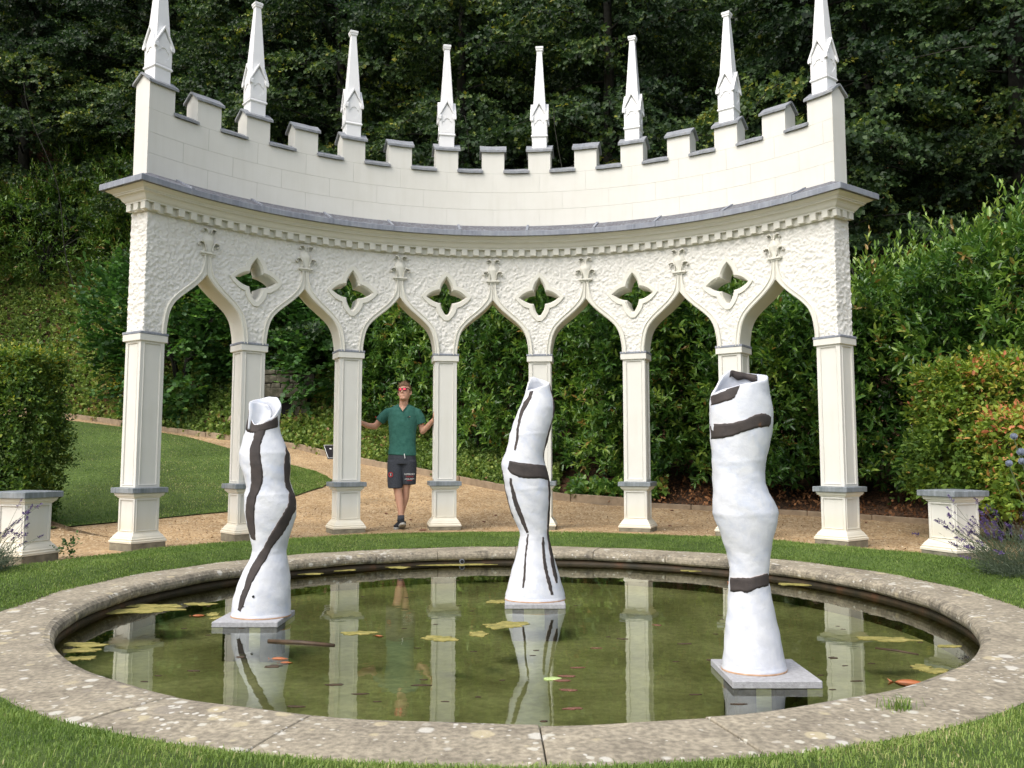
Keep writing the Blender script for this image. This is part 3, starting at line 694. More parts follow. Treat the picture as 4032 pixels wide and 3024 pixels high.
# ---------------------------------------------------------------- the three standing forms in the pond
FORM0 = [(-0.16,-1.772,0.204),(-0.121,-1.771,0.203),(-0.054,-1.767,0.199),(0.013,-1.759,0.188),(0.08,-1.748,0.173),(0.148,-1.738,0.154),(0.215,-1.727,0.13),(0.26,-1.724,0.116),(0.305,-1.723,0.122),(0.373,-1.723,0.141),(0.441,-1.722,0.16),(0.509,-1.721,0.177),(0.577,-1.724,0.185),(0.623,-1.728,0.183),(0.668,-1.732,0.173),(0.714,-1.737,0.158),(0.76,-1.748,0.156),(0.828,-1.76,0.17),(0.897,-1.771,0.179),(0.955,-1.776,0.177),(0.989,-1.782,0.167),(1.047,-1.79,0.146),(1.104,-1.792,0.123),(1.151,-1.793,0.115),(1.22,-1.784,0.112),(1.29,-1.779,0.114),(1.336,-1.783,0.111),(1.371,-1.778,0.103)]
RIM0 = [(-90,1.33),(-17,1.16),(40,1.208),(90,1.299),(140,1.364),(180,1.369),(225,1.348)]
FORM1 = [(-0.178,0.183,0.235),(-0.148,0.183,0.234),(-0.089,0.182,0.219),(-0.017,0.181,0.199),(0.078,0.18,0.171),(0.15,0.18,0.15),(0.221,0.178,0.13),(0.305,0.178,0.113),(0.353,0.174,0.118),(0.413,0.161,0.134),(0.486,0.146,0.153),(0.558,0.138,0.166),(0.63,0.13,0.176),(0.703,0.123,0.181),(0.776,0.11,0.184),(0.825,0.099,0.179),(0.873,0.089,0.173),(0.922,0.09,0.165),(0.971,0.104,0.154),(1.044,0.125,0.154),(1.117,0.142,0.158),(1.191,0.161,0.156),(1.265,0.185,0.149),(1.326,0.203,0.142),(1.388,0.21,0.125),(1.437,0.214,0.107),(1.499,0.211,0.096),(1.53,0.21,0.092),(1.561,0.194,0.07),(1.583,0.172,0.043)]
RIM1 = [(-90,1.452),(-20,1.472),(30,1.499),(90,1.529),(140,1.555),(180,1.58),(215,1.576),(245,1.536)]
FORM2 = [(-0.156,1.273,0.164),(-0.114,1.271,0.158),(-0.06,1.269,0.15),(-0.007,1.268,0.142),(0.046,1.265,0.134),(0.1,1.264,0.127),(0.154,1.261,0.118),(0.207,1.258,0.11),(0.261,1.257,0.104),(0.315,1.258,0.103),(0.369,1.26,0.106),(0.423,1.258,0.114),(0.478,1.255,0.13),(0.532,1.254,0.146),(0.587,1.25,0.163),(0.63,1.246,0.171),(0.652,1.245,0.17),(0.696,1.237,0.162),(0.74,1.224,0.147),(0.784,1.216,0.138),(0.85,1.214,0.137),(0.916,1.22,0.144),(0.983,1.226,0.153),(1.05,1.232,0.163),(1.116,1.237,0.17),(1.161,1.236,0.17),(1.217,1.235,0.164),(1.267,1.234,0.155),(1.307,1.245,0.143),(1.363,1.255,0.129),(1.385,1.257,0.125),(1.406,1.258,0.121)]
RIM2 = [(-90,1.262),(-45,1.29),(0,1.316),(45,1.338),(90,1.368),(120,1.378),(150,1.387),(180,1.397),(210,1.406),(235,1.374),(255,1.307)]
BRUSH0 = [[(-1.91,1.29,-1.905,1.133),(-1.89,1.264,-1.886,1.11),(-1.854,1.195,-1.851,1.101),(-1.818,1.155,-1.816,1.099),(-1.783,1.159,-1.782,1.114),(-1.749,1.173,-1.748,1.118),(-1.715,1.19,-1.713,1.127),(-1.681,1.223,-1.679,1.141)],[(-1.819,1.114,-1.742,1.122),(-1.827,1.058,-1.76,1.058),(-1.843,1.012,-1.77,1.012),(-1.845,0.955,-1.769,0.955),(-1.838,0.874,-1.753,0.874),(-1.832,0.805,-1.745,0.805),(-1.83,0.748,-1.747,0.748),(-1.843,0.691,-1.766,0.691),(-1.864,0.645,-1.787,0.645),(-1.874,0.589,-1.795,0.589),(-1.874,0.509,-1.799,0.509),(-1.868,0.441,-1.797,0.441),(-1.855,0.396,-1.796,0.396),(-1.834,0.362,-1.795,0.356),(-1.814,0.35,-1.797,0.348)],[(-1.627,1.024,-1.62,1.014),(-1.614,0.955,-1.596,0.955),(-1.615,0.874,-1.589,0.874),(-1.615,0.771,-1.589,0.771),(-1.599,0.714,-1.574,0.72),(-1.581,0.68,-1.552,0.663),(-1.574,0.623,-1.54,0.611),(-1.585,0.577,-1.54,0.554),(-1.612,0.52,-1.562,0.492),(-1.651,0.452,-1.595,0.418),(-1.686,0.396,-1.637,0.356),(-1.719,0.334,-1.679,0.3),(-1.733,0.3,-1.692,0.271),(-1.766,0.255,-1.713,0.215),(-1.799,0.204,-1.744,0.17),(-1.828,0.148,-1.779,0.103),(-1.849,0.08,-1.806,0.047),(-1.87,0.002,-1.83,-0.02),(-1.888,-0.065,-1.845,-0.076),(-1.896,-0.126,-1.873,-0.135)]]
BRUSH1 = [[(0.143,1.452,0.168,1.456),(0.126,1.406,0.156,1.403),(0.094,1.357,0.131,1.348),(0.067,1.302,0.094,1.292),(0.05,1.228,0.072,1.222),(0.04,1.167,0.057,1.16),(0.034,1.093,0.052,1.087),(0.024,1.032,0.04,1.026),(0.015,0.985,0.03,0.982)],[(-0.021,0.898,-0.034,0.837),(-0.001,0.9,-0.013,0.806),(0.054,0.888,0.054,0.77),(0.128,0.879,0.128,0.761),(0.189,0.873,0.201,0.764),(0.256,0.867,0.25,0.758),(0.281,0.855,0.292,0.742)],[(-0.019,0.766,-0.002,0.764),(-0.013,0.703,0.008,0.709),(-0.004,0.643,0.025,0.649),(0.011,0.576,0.044,0.588),(0.03,0.522,0.064,0.534),(0.054,0.461,0.084,0.48),(0.084,0.395,0.11,0.407),(0.115,0.335,0.132,0.344)],[(0.121,0.329,0.132,0.329),(0.112,0.257,0.124,0.257),(0.1,0.173,0.114,0.173),(0.093,0.078,0.108,0.078),(0.084,-0.017,0.102,-0.017),(0.078,-0.077,0.092,-0.077)],[(0.236,0.305,0.246,0.305),(0.233,0.257,0.255,0.257),(0.233,0.185,0.257,0.185),(0.241,0.114,0.265,0.12),(0.252,0.054,0.275,0.06),(0.265,-0.017,0.291,-0.005),(0.283,-0.077,0.307,-0.065),(0.3,-0.13,0.319,-0.13)],[(0.301,1.524,0.308,1.518),(0.313,1.437,0.326,1.431),(0.331,1.339,0.345,1.326),(0.325,1.252,0.335,1.252),(0.306,1.191,0.32,1.179),(0.288,1.13,0.302,1.124),(0.265,1.044,0.281,1.044),(0.25,0.959,0.26,0.946),(0.255,0.885,0.27,0.879),(0.274,0.825,0.289,0.818),(0.286,0.727,0.303,0.727),(0.288,0.63,0.305,0.63),(0.283,0.51,0.302,0.51),(0.275,0.401,0.297,0.401),(0.273,0.341,0.297,0.341),(0.282,0.269,0.303,0.281),(0.29,0.197,0.318,0.203),(0.302,0.114,0.33,0.12),(0.314,0.042,0.344,0.048),(0.329,-0.017,0.356,-0.011),(0.338,-0.047,0.351,-0.047)],[(-0.084,0.825,-0.076,0.825),(-0.074,0.776,-0.067,0.776),(-0.056,0.667,-0.048,0.667),(-0.026,0.546,-0.019,0.546),(0.01,0.449,0.015,0.449)]]
BRUSH2 = [[(1.075,1.256,1.072,1.202),(1.107,1.267,1.111,1.215),(1.152,1.29,1.151,1.226),(1.175,1.304,1.168,1.234),(1.204,1.307,1.187,1.267)],[(1.068,1.103,1.071,1.022),(1.126,1.103,1.119,1.027),(1.159,1.105,1.158,1.036),(1.215,1.119,1.214,1.058),(1.272,1.148,1.27,1.077),(1.317,1.156,1.32,1.083),(1.35,1.15,1.354,1.087),(1.37,1.136,1.366,1.096)],[(1.155,0.294,1.154,0.22),(1.196,0.299,1.195,0.229),(1.229,0.3,1.222,0.221),(1.262,0.306,1.261,0.245),(1.306,0.317,1.305,0.253),(1.339,0.321,1.343,0.256),(1.353,0.304,1.353,0.267)]]
class Form:
    def __init__(s, prof, rim, yc, dfac, base_z=-.187, seams=()):
        s.seams = seams
        z = np.array([p[0] for p in prof]); s.cxs = np.array([p[1] for p in prof]); s.hws = np.array([p[2] for p in prof]); s.z = z
        s.yc = yc; s.z0 = base_z; s.dfac = dfac
        k = np.linspace(z[0], z[-1], 60); hw = np.interp(k, z, s.hws); sm = np.convolve(np.pad(hw, 8, 'edge'), np.ones(17)/17, 'valid')
        s.k = k; s.hd = (.45*hw+.55*sm)*dfac
        r = sorted([((a+360) % 360, q) for a, q in rim]); s.ra = np.array([a for a, _ in r]+[r[0][0]+360]); s.rz = np.array([q for _, q in r]+[r[0][1]])
    def rim(s, th):
        a = math.degrees(th) % 360; a = a+360 if a < s.ra[0] else a
        # smooth interpolation
        i = min(int(np.searchsorted(s.ra, a, 'right'))-1, len(s.ra)-2); t = (a-s.ra[i])/(s.ra[i+1]-s.ra[i]); t = t*t*(3-2*t)*.5+t*.5
        return float(s.rz[i]+(s.rz[i+1]-s.rz[i])*t)
    def at(s, th, z, off=0):
        zq = min(max(z, s.z[0]), s.z[-1]); cx = float(np.interp(zq, s.z, s.cxs)); hw = float(np.interp(zq, s.z, s.hws)); hd = float(np.interp(zq, s.k, s.hd))
        sx, sy = math.sin(th), -math.cos(th)
        sup = 1+.03*math.cos(3*th+z*4)*(1-abs(sx))
        for zs in s.seams:
            off += .0022*math.exp(-((z-zs-.006*math.sin(th*2))/.011)**2)
        return (cx+sx*(hw+off), s.yc+sy*(hd+off)*sup, z)
    def mesh(s, name, inner=.022):
        n = 64; m = 150; rs = []
        lip = [(-.187, -.004), (-.182, .004), (-.172, .004), (-.164, 0)]
        for z, o in lip: rs.append([s.at(2*math.pi*j/n, z, o) for j in range(n)])
        for i in range(1, m+1):
            t = i/m; row = []
            for j in range(n):
                th = 2*math.pi*j/n; zr = s.rim(th); z = -.164+(zr+.164)*t
                if i == m: row.append(s.at(th, z, -.004))
                else: row.append(s.at(th, z, .0015*math.sin(z*31+3*math.sin(th*2))+.001*math.sin(th*5+z*60)))
            rs.append(row)
        for i in range(0, 14):
            t = i/13; row = []
            for j in range(n):
                th = 2*math.pi*j/n; z = s.rim(th)-.004-t*.55; row.append(s.at(th, z, -inner*min(1, .7+t)))
            rs.append(row)
        mb = MB(); mb.rings(rs, cap=(True, True)); return mb
    def stripe(s, cross, off=.0021, inner=False):
        nseg = 5; sub = 4; rs = []
        rows = []
        for a, b in zip(cross[:-1], cross[1:]):
            for q in range(sub): rows.append([x+(y-x)*q/sub for x, y in zip(a, b)])
        rows.append(list(cross[-1])); L = len(rows)
        V = []
        for ri, (xa, za, xb, zb) in enumerate(rows):
            row = []
            for k in range(nseg+1):
                t = k/nseg; jit = 1+.0*ri; x = xa+(xb-xa)*t; z = za+(zb-za)*t
                if k in (0, nseg): x += random.uniform(-.0022, .0022); z += random.uniform(-.0022, .0022)
                cx = float(np.interp(z, s.z, s.cxs)); hw = float(np.interp(z, s.z, s.hws)); u = max(-.9995, min(.9995, (x-cx)/hw))
                th = math.asin(u); zz_ = min(z, s.rim(th)-.004); p = s.at(th, zz_, .0015*math.sin(zz_*31+3*math.sin(th*2))+.001*math.sin(th*5+zz_*60)+off)
                row.append(p)
            V.append(row)
        mb = MB(); 
        inn = [[(x, y+off*1.6, z) for x, y, z in r] for r in V]
        n_ = nseg+1
        for r in V: mb.v += r
        for r in inn: mb.v += r
        q = L*n_
        for i in range(L-1):
            for j in range(nseg):
                a = i*n_+j; mb.f.append((a, a+1, a+n_+1, a+n_)); mb.mi.append(0)
            for j, fl in ((0, 1), (nseg, 0)):
                a = i*n_+j; f_ = (a, a+n_, a+n_+q, a+q); mb.f.append(f_ if fl else f_[::-1]); mb.mi.append(1)
        return mb
M['glaze_shade'] = M['glaze']
def standing_form(prof, rim, brush, yc, slab, label, slab_label, dfac=.82, seams=()):
    F_ = Form(prof, rim, yc, dfac, seams=seams); x0, x1, y0, y1 = slab; c = Vector(((x0+x1)/2, (y0+y1)/2, 0))
    sl = tag(MB().box(x0-c.x, x1-c.x, y0-c.y, y1-c.y, -.0385, 0).build('stone_slab', M['slab'], None, (c.x, c.y, -.187), bevel=.004), slab_label, 'slab', 'slabs under the pond sculptures')
    for dx, dy in ((-.13, -.11), (.13, -.11), (-.13, .12), (.13, .12)):
        MB().box(dx-.045, dx+.045, dy-.04, dy+.04, -.30, -.0387).build('support_block', M['slab_edge'], sl)
    mb = F_.mesh('x'); root = tag(empty('sculpture', (c.x, c.y, -.187)), label, 'sculpture', 'white painted ceramic figures standing in the pond')
    L0 = Vector((c.x, c.y, -.187)); sh = lambda m: setattr(m, 'v', [tuple(Vector(v)-L0) for v in m.v]) or m
    sh(mb).build('body', M['glaze'], root, smooth=True)
    # unglazed foot line
    n = 56; ft = MB(); ft.rings([[F_.at(2*math.pi*j/n, z, o) for j in range(n)] for z, o in ((-.1865, .0055), (-.1825, .0062), (-.178, .0055), (-.179, .001))], cap=(False, False))
    sh(ft).build('foot_rim', M['clay'], root, smooth=True)
    for b in brush:
        if len(b) < 3: continue
        sh(F_.stripe([tuple(q) for q in b])).build('brush_stripe', [M['stripe'], M['clay']], root, smooth=True)
    return root, F_, L0
S0 = (-2.04, -1.59, 5.86, 6.32); S1 = (-.055, .41, 6.57, 7.03); S2 = (1.10, 1.55, 4.33, 4.80)
r0, F0, L0 = standing_form(FORM0, RIM0, BRUSH0, 6.09, S0, 'white sculpture with open cut-away top and two long wavy dark stripes', 'square grey slab at the waterline under the sculpture with the open top', .80, (.955, .66, .26))
r1, F1, L1 = standing_form(FORM1, RIM1, BRUSH1, 6.79, S1, 'slender white sculpture with a flared foot, thin dark lines and one broad dark belt', 'grey slab at the waterline under the slender sculpture in the middle of the pond', .80, (1.112, .681, .30))
r2, F2_, L2 = standing_form(FORM2, RIM2, BRUSH2, 4.56, S2, 'tall white sculpture nearest the camera with three short dark horizontal bands', 'large grey slab with rough edge under the nearest tallest sculpture', .84, (.905, .626, .24))
# folded white lip inside the open top of the left figure; dark inside band of the right one
lip = MB(); rs = []
for i in range(13):
    t = i/12; th0 = math.radians(-95); th1 = math.radians(70)
    row = []
    for j in range(10):
        q = j/9; z = 1.325-.02*q-(.20*t); wid = math.sin(math.pi*min(1, t*.8+.22))
        p = F0.at(math.radians(-92), 1.25, -.02); x = p[0]+q*(.055+.105*wid); y = 6.09-.055+.05*math.sin(q*2.6)-.035*t
        row.append((x, y, z))
    rs.append(row)
lip.rings(rs, closed=False); lip.v = [tuple(Vector(v)-L0) for v in lip.v]
o = lip.build('folded_lip', M['glaze'], r0, smooth=True); md = o.modifiers.new('thickness', 'SOLIDIFY'); md.thickness = .012
ib = MB(); rs = []
for i in range(25):
    th = math.radians(124+(214-124)*i/24); zr = F2_.rim(th)
    rs.append([F2_.at(th, zr-.003, -.030), F2_.at(th, zr-.042-.006*math.sin(i*.5), -.030), F2_.at(th, zr-.042-.006*math.sin(i*.5), -.024), F2_.at(th, zr-.003, -.0235)])
ib.rings(rs); ib.v = [tuple(Vector(v)-L2) for v in ib.v]; ib.build('brush_stripe', [M['stripe']], r2, smooth=True)
# drain holes in the left figure
for dx, dz, rr in ((-1.787+.004, -.030, .0085), (-1.85, -.10, .004)):
    cx = float(np.interp(dz, F0.z, F0.cxs)); hw = float(np.interp(dz, F0.z, F0.hws)); th = math.asin((dx-cx)/hw); p = Vector(F0.at(th, dz, .0035))-L0
    MB().tube([p+Vector((0, .012, 0)), p+Vector((0, -.0005, 0))], rr, 14).build('drain_hole', M['hole'], r0)

# ---------------------------------------------------------------- the man between the columns
def remesh(o, vox, it=4, fac=.5):
    r = o.modifiers.new('r', 'REMESH'); r.mode = 'VOXEL'; r.voxel_size = vox; r.use_smooth_shade = True
    if it: s = o.modifiers.new('s', 'SMOOTH'); s.iterations = it; s.factor = fac
    dg = bpy.context.evaluated_depsgraph_get(); me = bpy.data.meshes.new_from_object(o.evaluated_get(dg)); old = o.data
    mats = [m_ for m_ in old.materials]; o.modifiers.clear(); o.data = me; me.materials.clear()
    for m_ in mats: me.materials.append(m_)
    return o
def capsule(mb, pts, rad, n=12, flat=None):
    """rounded tapered limb through points; flat squashes the section (w, d) against world x, y"""
    pts = [Vector(p) for p in pts]; P = []; Rr = []
    d0 = (pts[0]-pts[1]).normalized(); d1 = (pts[-1]-pts[-2]).normalized()
    for q in (.98, .8, .45): P.append(pts[0]+d0*rad[0]*q); Rr.append(rad[0]*math.sqrt(1-q*q))
    for p, r in zip(pts, rad): P.append(p); Rr.append(r)
    for q in (.45, .8, .98): P.append(pts[-1]+d1*rad[-1]*q); Rr.append(rad[-1]*math.sqrt(1-q*q))
    mb.tube(P, Rr, n); return mb
def ellip(mb, secs, n=20, y0=0):
    """stack of ellipses (x, y, z, half width, half depth)"""
    return mb.rings([[(x+w*math.cos(2*math.pi*k/n), y+d*math.sin(2*math.pi*k/n), z) for k in range(n)] for x, y, z, w, d in secs])
def skin_x(n, l, tc, col):
    return col
M['skin'] = noisy('skin', [(.3, (.50, .27, .18)), (.7, (.60, .34, .235))], 6, 4, .5, spec=.35)
M['skin'].node_tree.nodes['Principled BSDF'].inputs['Subsurface Weight'].default_value = .08
M['hair'] = noisy('light_brown_hair', [(.3, (.10, .055, .03)), (.7, (.24, .145, .08))], 60, 6, .6, .6, 90)
M['shirt'] = noisy('green_jersey', [(.35, (.026, .105, .082)), (.65, (.044, .145, .115))], 22, 10, .9, .8, 7, bdist=.02)
M['shorts'] = noisy('charcoal_marl', [(.35, (.030, .033, .042)), (.65, (.065, .07, .082))], 120, 6, .95, .3, 14, bdist=.012)
M['shoe'] = noisy('black_knit', [(.3, (.012, .013, .017)), (.7, (.03, .032, .038))], 60, 4, .8)
M['sole'] = noisy('grey_sole', [(.3, (.30, .30, .28)), (.7, (.42, .42, .39))], 20, 4, .8)
M['lens'] = noisy('red_mirror_lens', [(.3, (.75, .02, .06)), (.7, (.95, .06, .12))], 30, 3, .15, spec=1)
M['lens'].node_tree.nodes['Principled BSDF'].inputs['Metallic'].default_value = .6
M['frame'] = noisy('black_plastic', [(.3, (.012, .01, .01)), (.7, (.02, .015, .015))], 20, 2, .35)
M['wtext'] = noisy('white_print', [(.3, (.68, .68, .66)), (.7, (.75, .75, .72))], 30, 2, .8)
M['rtext'] = noisy('red_print', [(.3, (.42, .03, .03)), (.7, (.5, .05, .05))], 30, 2, .8)
mx_, my_ = -1.446, 11.16
man = tag(empty('person', (mx_, my_, .004)), 'man in green v-neck t-shirt, grey shorts and red mirrored sunglasses leaning between two columns', 'person')
def B(x, z, y=0): return (x, y, z)
b = MB()
# legs: his right (left in view) crosses in front
capsule(b, [B(-.085, .93, .0), B(-.075, .74, -.02), B(-.042, .50, -.05)], [.088, .076, .056], 14)
capsule(b, [B(-.042, .50, -.05), B(-.020, .38, -.055), B(.000, .24, -.075), B(.013, .12, -.095)], [.052, .055, .040, .031], 14)
capsule(b, [B(.085, .93, .0), B(.075, .74, .02), B(.055, .53, .03)], [.088, .074, .054], 14)
capsule(b, [B(.055, .53, .03), B(.04, .40, .05), B(.005, .24, .05), B(-.020, .12, .045)], [.050, .052, .038, .030], 14)
# trunk and neck
ellip(b, [(0, 0, .86, .155, .10), (0, 0, .98, .158, .105), (0, 0, 1.10, .148, .098), (.002, 0, 1.25, .160, .105), (.004, 0, 1.40, .172, .108), (.006, 0, 1.52, .160, .095), (.008, .005, 1.575, .10, .075), (.010, .01, 1.61, .065, .06)])
capsule(b, [B(.010, 1.55, .012), B(.016, 1.66, -.002), B(.022, 1.73, -.012)], [.066, .058, .060], 16)
# head tilted back, turned a little to his right
hm = Matrix.Translation((.026, -.012, 1.772)) @ Matrix.Rotation(math.radians(-10), 4, 'Z') @ Matrix.Rotation(math.radians(-14), 4, 'X') @ Matrix.Rotation(math.radians(-4), 4, 'Y')
hd = MB(); secs = []
for z, w, y1, y2 in ((-.112, .022, -.080, -.03), (-.104, .040, -.090, .0), (-.085, .056, -.095, .045), (-.055, .066, -.097, .07), (-.02, .073, -.098, .085), (.02, .078, -.097, .095), (.06, .079, -.094, .098), (.09, .072, -.08, .09), (.115, .052, -.055, .07), (.128, .02, -.02, .03)):
    row = []
    for k in range(24):
        a = 2*math.pi*k/24; c_, s_ = math.cos(a), math.sin(a); yc = (y1+y2)/2; yd = (y2-y1)/2
        row.append(hm @ Vector((w*math.copysign(abs(c_)**.85, c_), yc+yd*s_, z)))
    secs.append(row)
hd.rings(secs); b.add(hd.v, hd.f)
def hp(x, y, z): return hm @ Vector((x, y, z))
capsule(b, [hp(0, -.098, .028), hp(0, -.112, .0), hp(0, -.120, -.018)], [.008, .010, .013], 8)
capsule(b, [hp(-.012, -.108, -.022), hp(.012, -.108, -.022)], [.009, .009], 8)
capsule(b, [hp(-.026, -.095, -.052), hp(0, -.101, -.050), hp(.026, -.095, -.052)], [.006, .0075, .006], 8)
capsule(b, [hp(-.022, -.095, -.062), hp(0, -.101, -.063), hp(.022, -.095, -.062)], [.006, .008, .006], 8)
capsule(b, [hp(-.02, -.082, -.095), hp(0, -.089, -.096), hp(.02, -.082, -.095)], [.018, .02, .018], 10)
for sg in (-1, 1):
    capsule(b, [hp(sg*.080, .005, .022), hp(sg*.089, .012, .008), hp(sg*.082, .006, -.020)], [.012, .014, .010], 8)
    capsule(b, [hp(sg*.02, -.091, .042), hp(sg*.05, -.080, .042)], [.008, .008], 8)
# arms
RA = [B(-.175, 1.510, .01), B(-.27, 1.45, .03), B(-.365, 1.335, .05)]
capsule(b, RA, [.046, .046, .040], 14); capsule(b, [RA[-1], B(-.46, 1.345, .0), B(-.565, 1.40, -.06)], [.042, .038, .027], 14)
LA = [B(.185, 1.505, .01), B(.235, 1.41, .03), B(.262, 1.275, .05)]
capsule(b, LA, [.046, .046, .040], 14); capsule(b, [LA[-1], B(.335, 1.335, .01), B(.418, 1.425, -.055)], [.042, .037, .025], 14)
def hand(w, fwd, side, nrm, sgn):
    """w wrist, fwd towards the fingers, side towards the thumb, nrm palm normal"""
    w, fwd, side, nrm = [Vector(q) for q in (w, fwd, side, nrm)]
    for k in range(5): 
        t = k/4; capsule(b, [w+side*(.026-.052*t)*.6, w+fwd*.078+side*(.034-.068*t)], [.014, .0125], 8)
    for k, (o, L) in enumerate(((.033, .070), (.011, .080), (-.011, .074), (-.032, .058))):
        p = w+fwd*.085+side*o; q = p+fwd*L*.45+nrm*.006; r_ = q+fwd*L*.33+nrm*.016; e_ = r_+fwd*L*.22+nrm*.016
        capsule(b, [p, q, r_, e_], [.0098, .0092, .0085, .0076], 8)
    p = w+fwd*.022+side*.030; q = p+side*.026+fwd*.026+nrm*.008; e_ = q+fwd*.032+side*.006+nrm*.010
    capsule(b, [p, q, e_], [.0135, .011, .009], 8)
hand(B(.420, 1.428, -.058), Vector((.10, -.30, .95)).normalized(), Vector((-.15, -.94, -.28)).normalized(), Vector((.98, -.05, -.08)), 1)
hand(B(-.567, 1.402, -.062), Vector((-.20, -.60, .77)).normalized(), Vector((.1, -.78, -.58)).normalized(), Vector((-.98, .1, -.1)), -1)
bo = b.build('body', M['skin'], man); remesh(bo, .0062, 4, .5)
# hair
hh = MB(); rs = []
for z, w, y1, y2 in ((.02, .083, .01, .103), (.045, .0865, -.045, .108), (.07, .087, -.092, .109), (.095, .083, -.102, .106), (.118, .070, -.092, .092), (.137, .046, -.062, .062), (.146, .014, -.02, .02)):
    row = []
    for k in range(40):
        a = 2*math.pi*k/40; yc = (y1+y2)/2; yd = (y2-y1)/2; j = 1+.035*math.sin(k*7.3+z*90)
        row.append(hm @ Vector((w*math.cos(a)*j, yc+yd*math.sin(a)*j, z+.006*math.sin(k*5.1))))
    rs.append(row)
hh.rings(rs)
for k in range(46):
    a = RNG.uniform(-2.6, -.5) if k < 26 else RNG.uniform(-3.1, 3.1); rr = RNG.uniform(.3, 1)
    p = hm @ Vector((.070*math.cos(a)*rr, .082*math.sin(a)*rr+.0, .085+.052*(1-rr*rr*.8))); q = p+(hm.to_3x3() @ Vector((RNG.uniform(-.02, .02), RNG.uniform(-.022, .004), RNG.uniform(.016, .034))))
    hh.tube([p, (p+q)/2+Vector((0, 0, .004)), q], [.009, .008, .003], 5)
for sg in (-1, 1): hh.tube([hp(sg*.080, -.01, .045), hp(sg*.0805, -.022, .02), hp(sg*.079, -.022, .0)], [.010, .009, .004], 6)
hh.build('hair', M['hair'], man, smooth=True)
# sunglasses
sg_ = MB()
def lens_out(cx): return [(cx+.0275*math.copysign(abs(math.cos(a))**.6, math.cos(a)), .020+.0185*math.copysign(abs(math.sin(a))**.7, math.sin(a))) for a in [2*math.pi*k/20 for k in range(20)]]
gls = MB()
for cx in (-.032, .032):
    o_ = lens_out(cx); yy = lambda x: -.112+abs(x)*.22
    inn = [(cx+(x-cx)*.82, .020+(z-.020)*.80) for x, z in o_]
    gls.rings([[hp(x, yy(x), z) for x, z in o_], [hp(x, yy(x)-.005, z) for x, z in o_], [hp(x, yy(x)-.005, z) for x, z in inn], [hp(x, yy(x), z) for x, z in inn], ], cap=(False, False))
gls.tube([hp(-.008, -.117, .026), hp(0, -.119, .028), hp(.008, -.117, .026)], .004, 6)
for s_ in (-1, 1): gls.tube([hp(s_*.058, -.104, .028), hp(s_*.081, -.085, .028), hp(s_*.086, .0, .026)], .0045, 6)
go = gls.build('sunglasses', M['frame'], man)
for cx in (-.032, .032):
    o_ = lens_out(cx); ln_ = MB(); yy = lambda x: -.1135+abs(x)*.22
    inn = [(cx+(x-cx)*.84, .020+(z-.020)*.82) for x, z in o_]
    ln_.rings([[hp(x, yy(x)+.003, z) for x, z in inn], [hp(x, yy(x), z) for x, z in inn], [hp(cx+(x-cx)*.5, yy(cx)-.0012, .020+(z-.02)*.5) for x, z in inn]]); ln_.build('lens', M['lens'], go, smooth=True)
# t-shirt (open v-neck is cut by lowering the front collar)
sh = MB(); secs = []
for x, y, z, w, d in ((.002, -.002, .955, .187, .125), (.002, 0, 1.0, .184, .122), (.003, 0, 1.10, .172, .114), (.004, 0, 1.25, .178, .118), (.004, 0, 1.40, .194, .124), (.004, .002, 1.49, .196, .118), (.006, .004, 1.55, .190, .104), (.008, .006, 1.59, .155, .088), (.010, .008, 1.615, .105, .076), (.011, .009, 1.628, .078, .066)):
    row = []
    for k in range(36):
        a = 2*math.pi*k/36; row.append((x+w*math.cos(a)*(1+.012*math.sin(z*35+k*.5)*(z < 1.2)), y+d*math.sin(a)*(1+.03*math.sin(a*3+z*22)), z+.008*math.sin(a*2)*(z < .98)))
    secs.append(row)
sh.rings(secs)
sh.tube([B(-.130, 1.530, .006), B(-.19, 1.515, .012), B(-.245, 1.468, .02), B(-.300, 1.405, .03)], [.060, .068, .068, .068], 18)
sh.tube([B(.135, 1.530, .006), B(.190, 1.512, .012), B(.224, 1.455, .02), B(.248, 1.372, .03)], [.060, .068, .068, .068], 18)
so = sh.build('t_shirt', M['shirt'], man); remesh(so, .0075, 5, .5)
# open the V by pushing shirt vertices inside the skin within the neckline
for v in so.data.vertices:
    x, y, z = v.co; fx = abs(x-.014)
    if y < .02:
        if z > 1.525+fx*1.35 and fx < .095: v.co.y = max(v.co.y, .03); v.co.z = min(z, 1.56)
    elif z > 1.605: v.co.z = 1.605
hem = MB()
cr = MB()
for s_ in (-1, 1):
    cr.tube([B(.014+s_*.002, 1.522, -.112), B(.014+s_*.03, 1.562, -.100), B(.014+s_*.062, 1.605, -.070), B(.012+s_*.072, 1.622, -.02), B(.012+s_*.05, 1.632, .05), B(.012, 1.63, .075)], .0065, 6)
cr.build('collar', M['shirt'], so, smooth=True)
MB().box(-.018, .018, -.0015, .0015, -.006, .006).build('chest_logo', M['shoe'], so, (.095, -.121, 1.452), (math.radians(4), 0, math.radians(20)))
MB().box(-.006, .006, -.0015, .0015, -.004, .004).build('chest_logo', M['clay'], so, (.110, -.118, 1.460), (math.radians(4), 0, math.radians(20)))
MB().box(-.007, .007, -.002, .002, -.008, .008).build('sleeve_tab', M['rtext'], so, (-.345, -.035, 1.458), (0, math.radians(-40), math.radians(-20)))
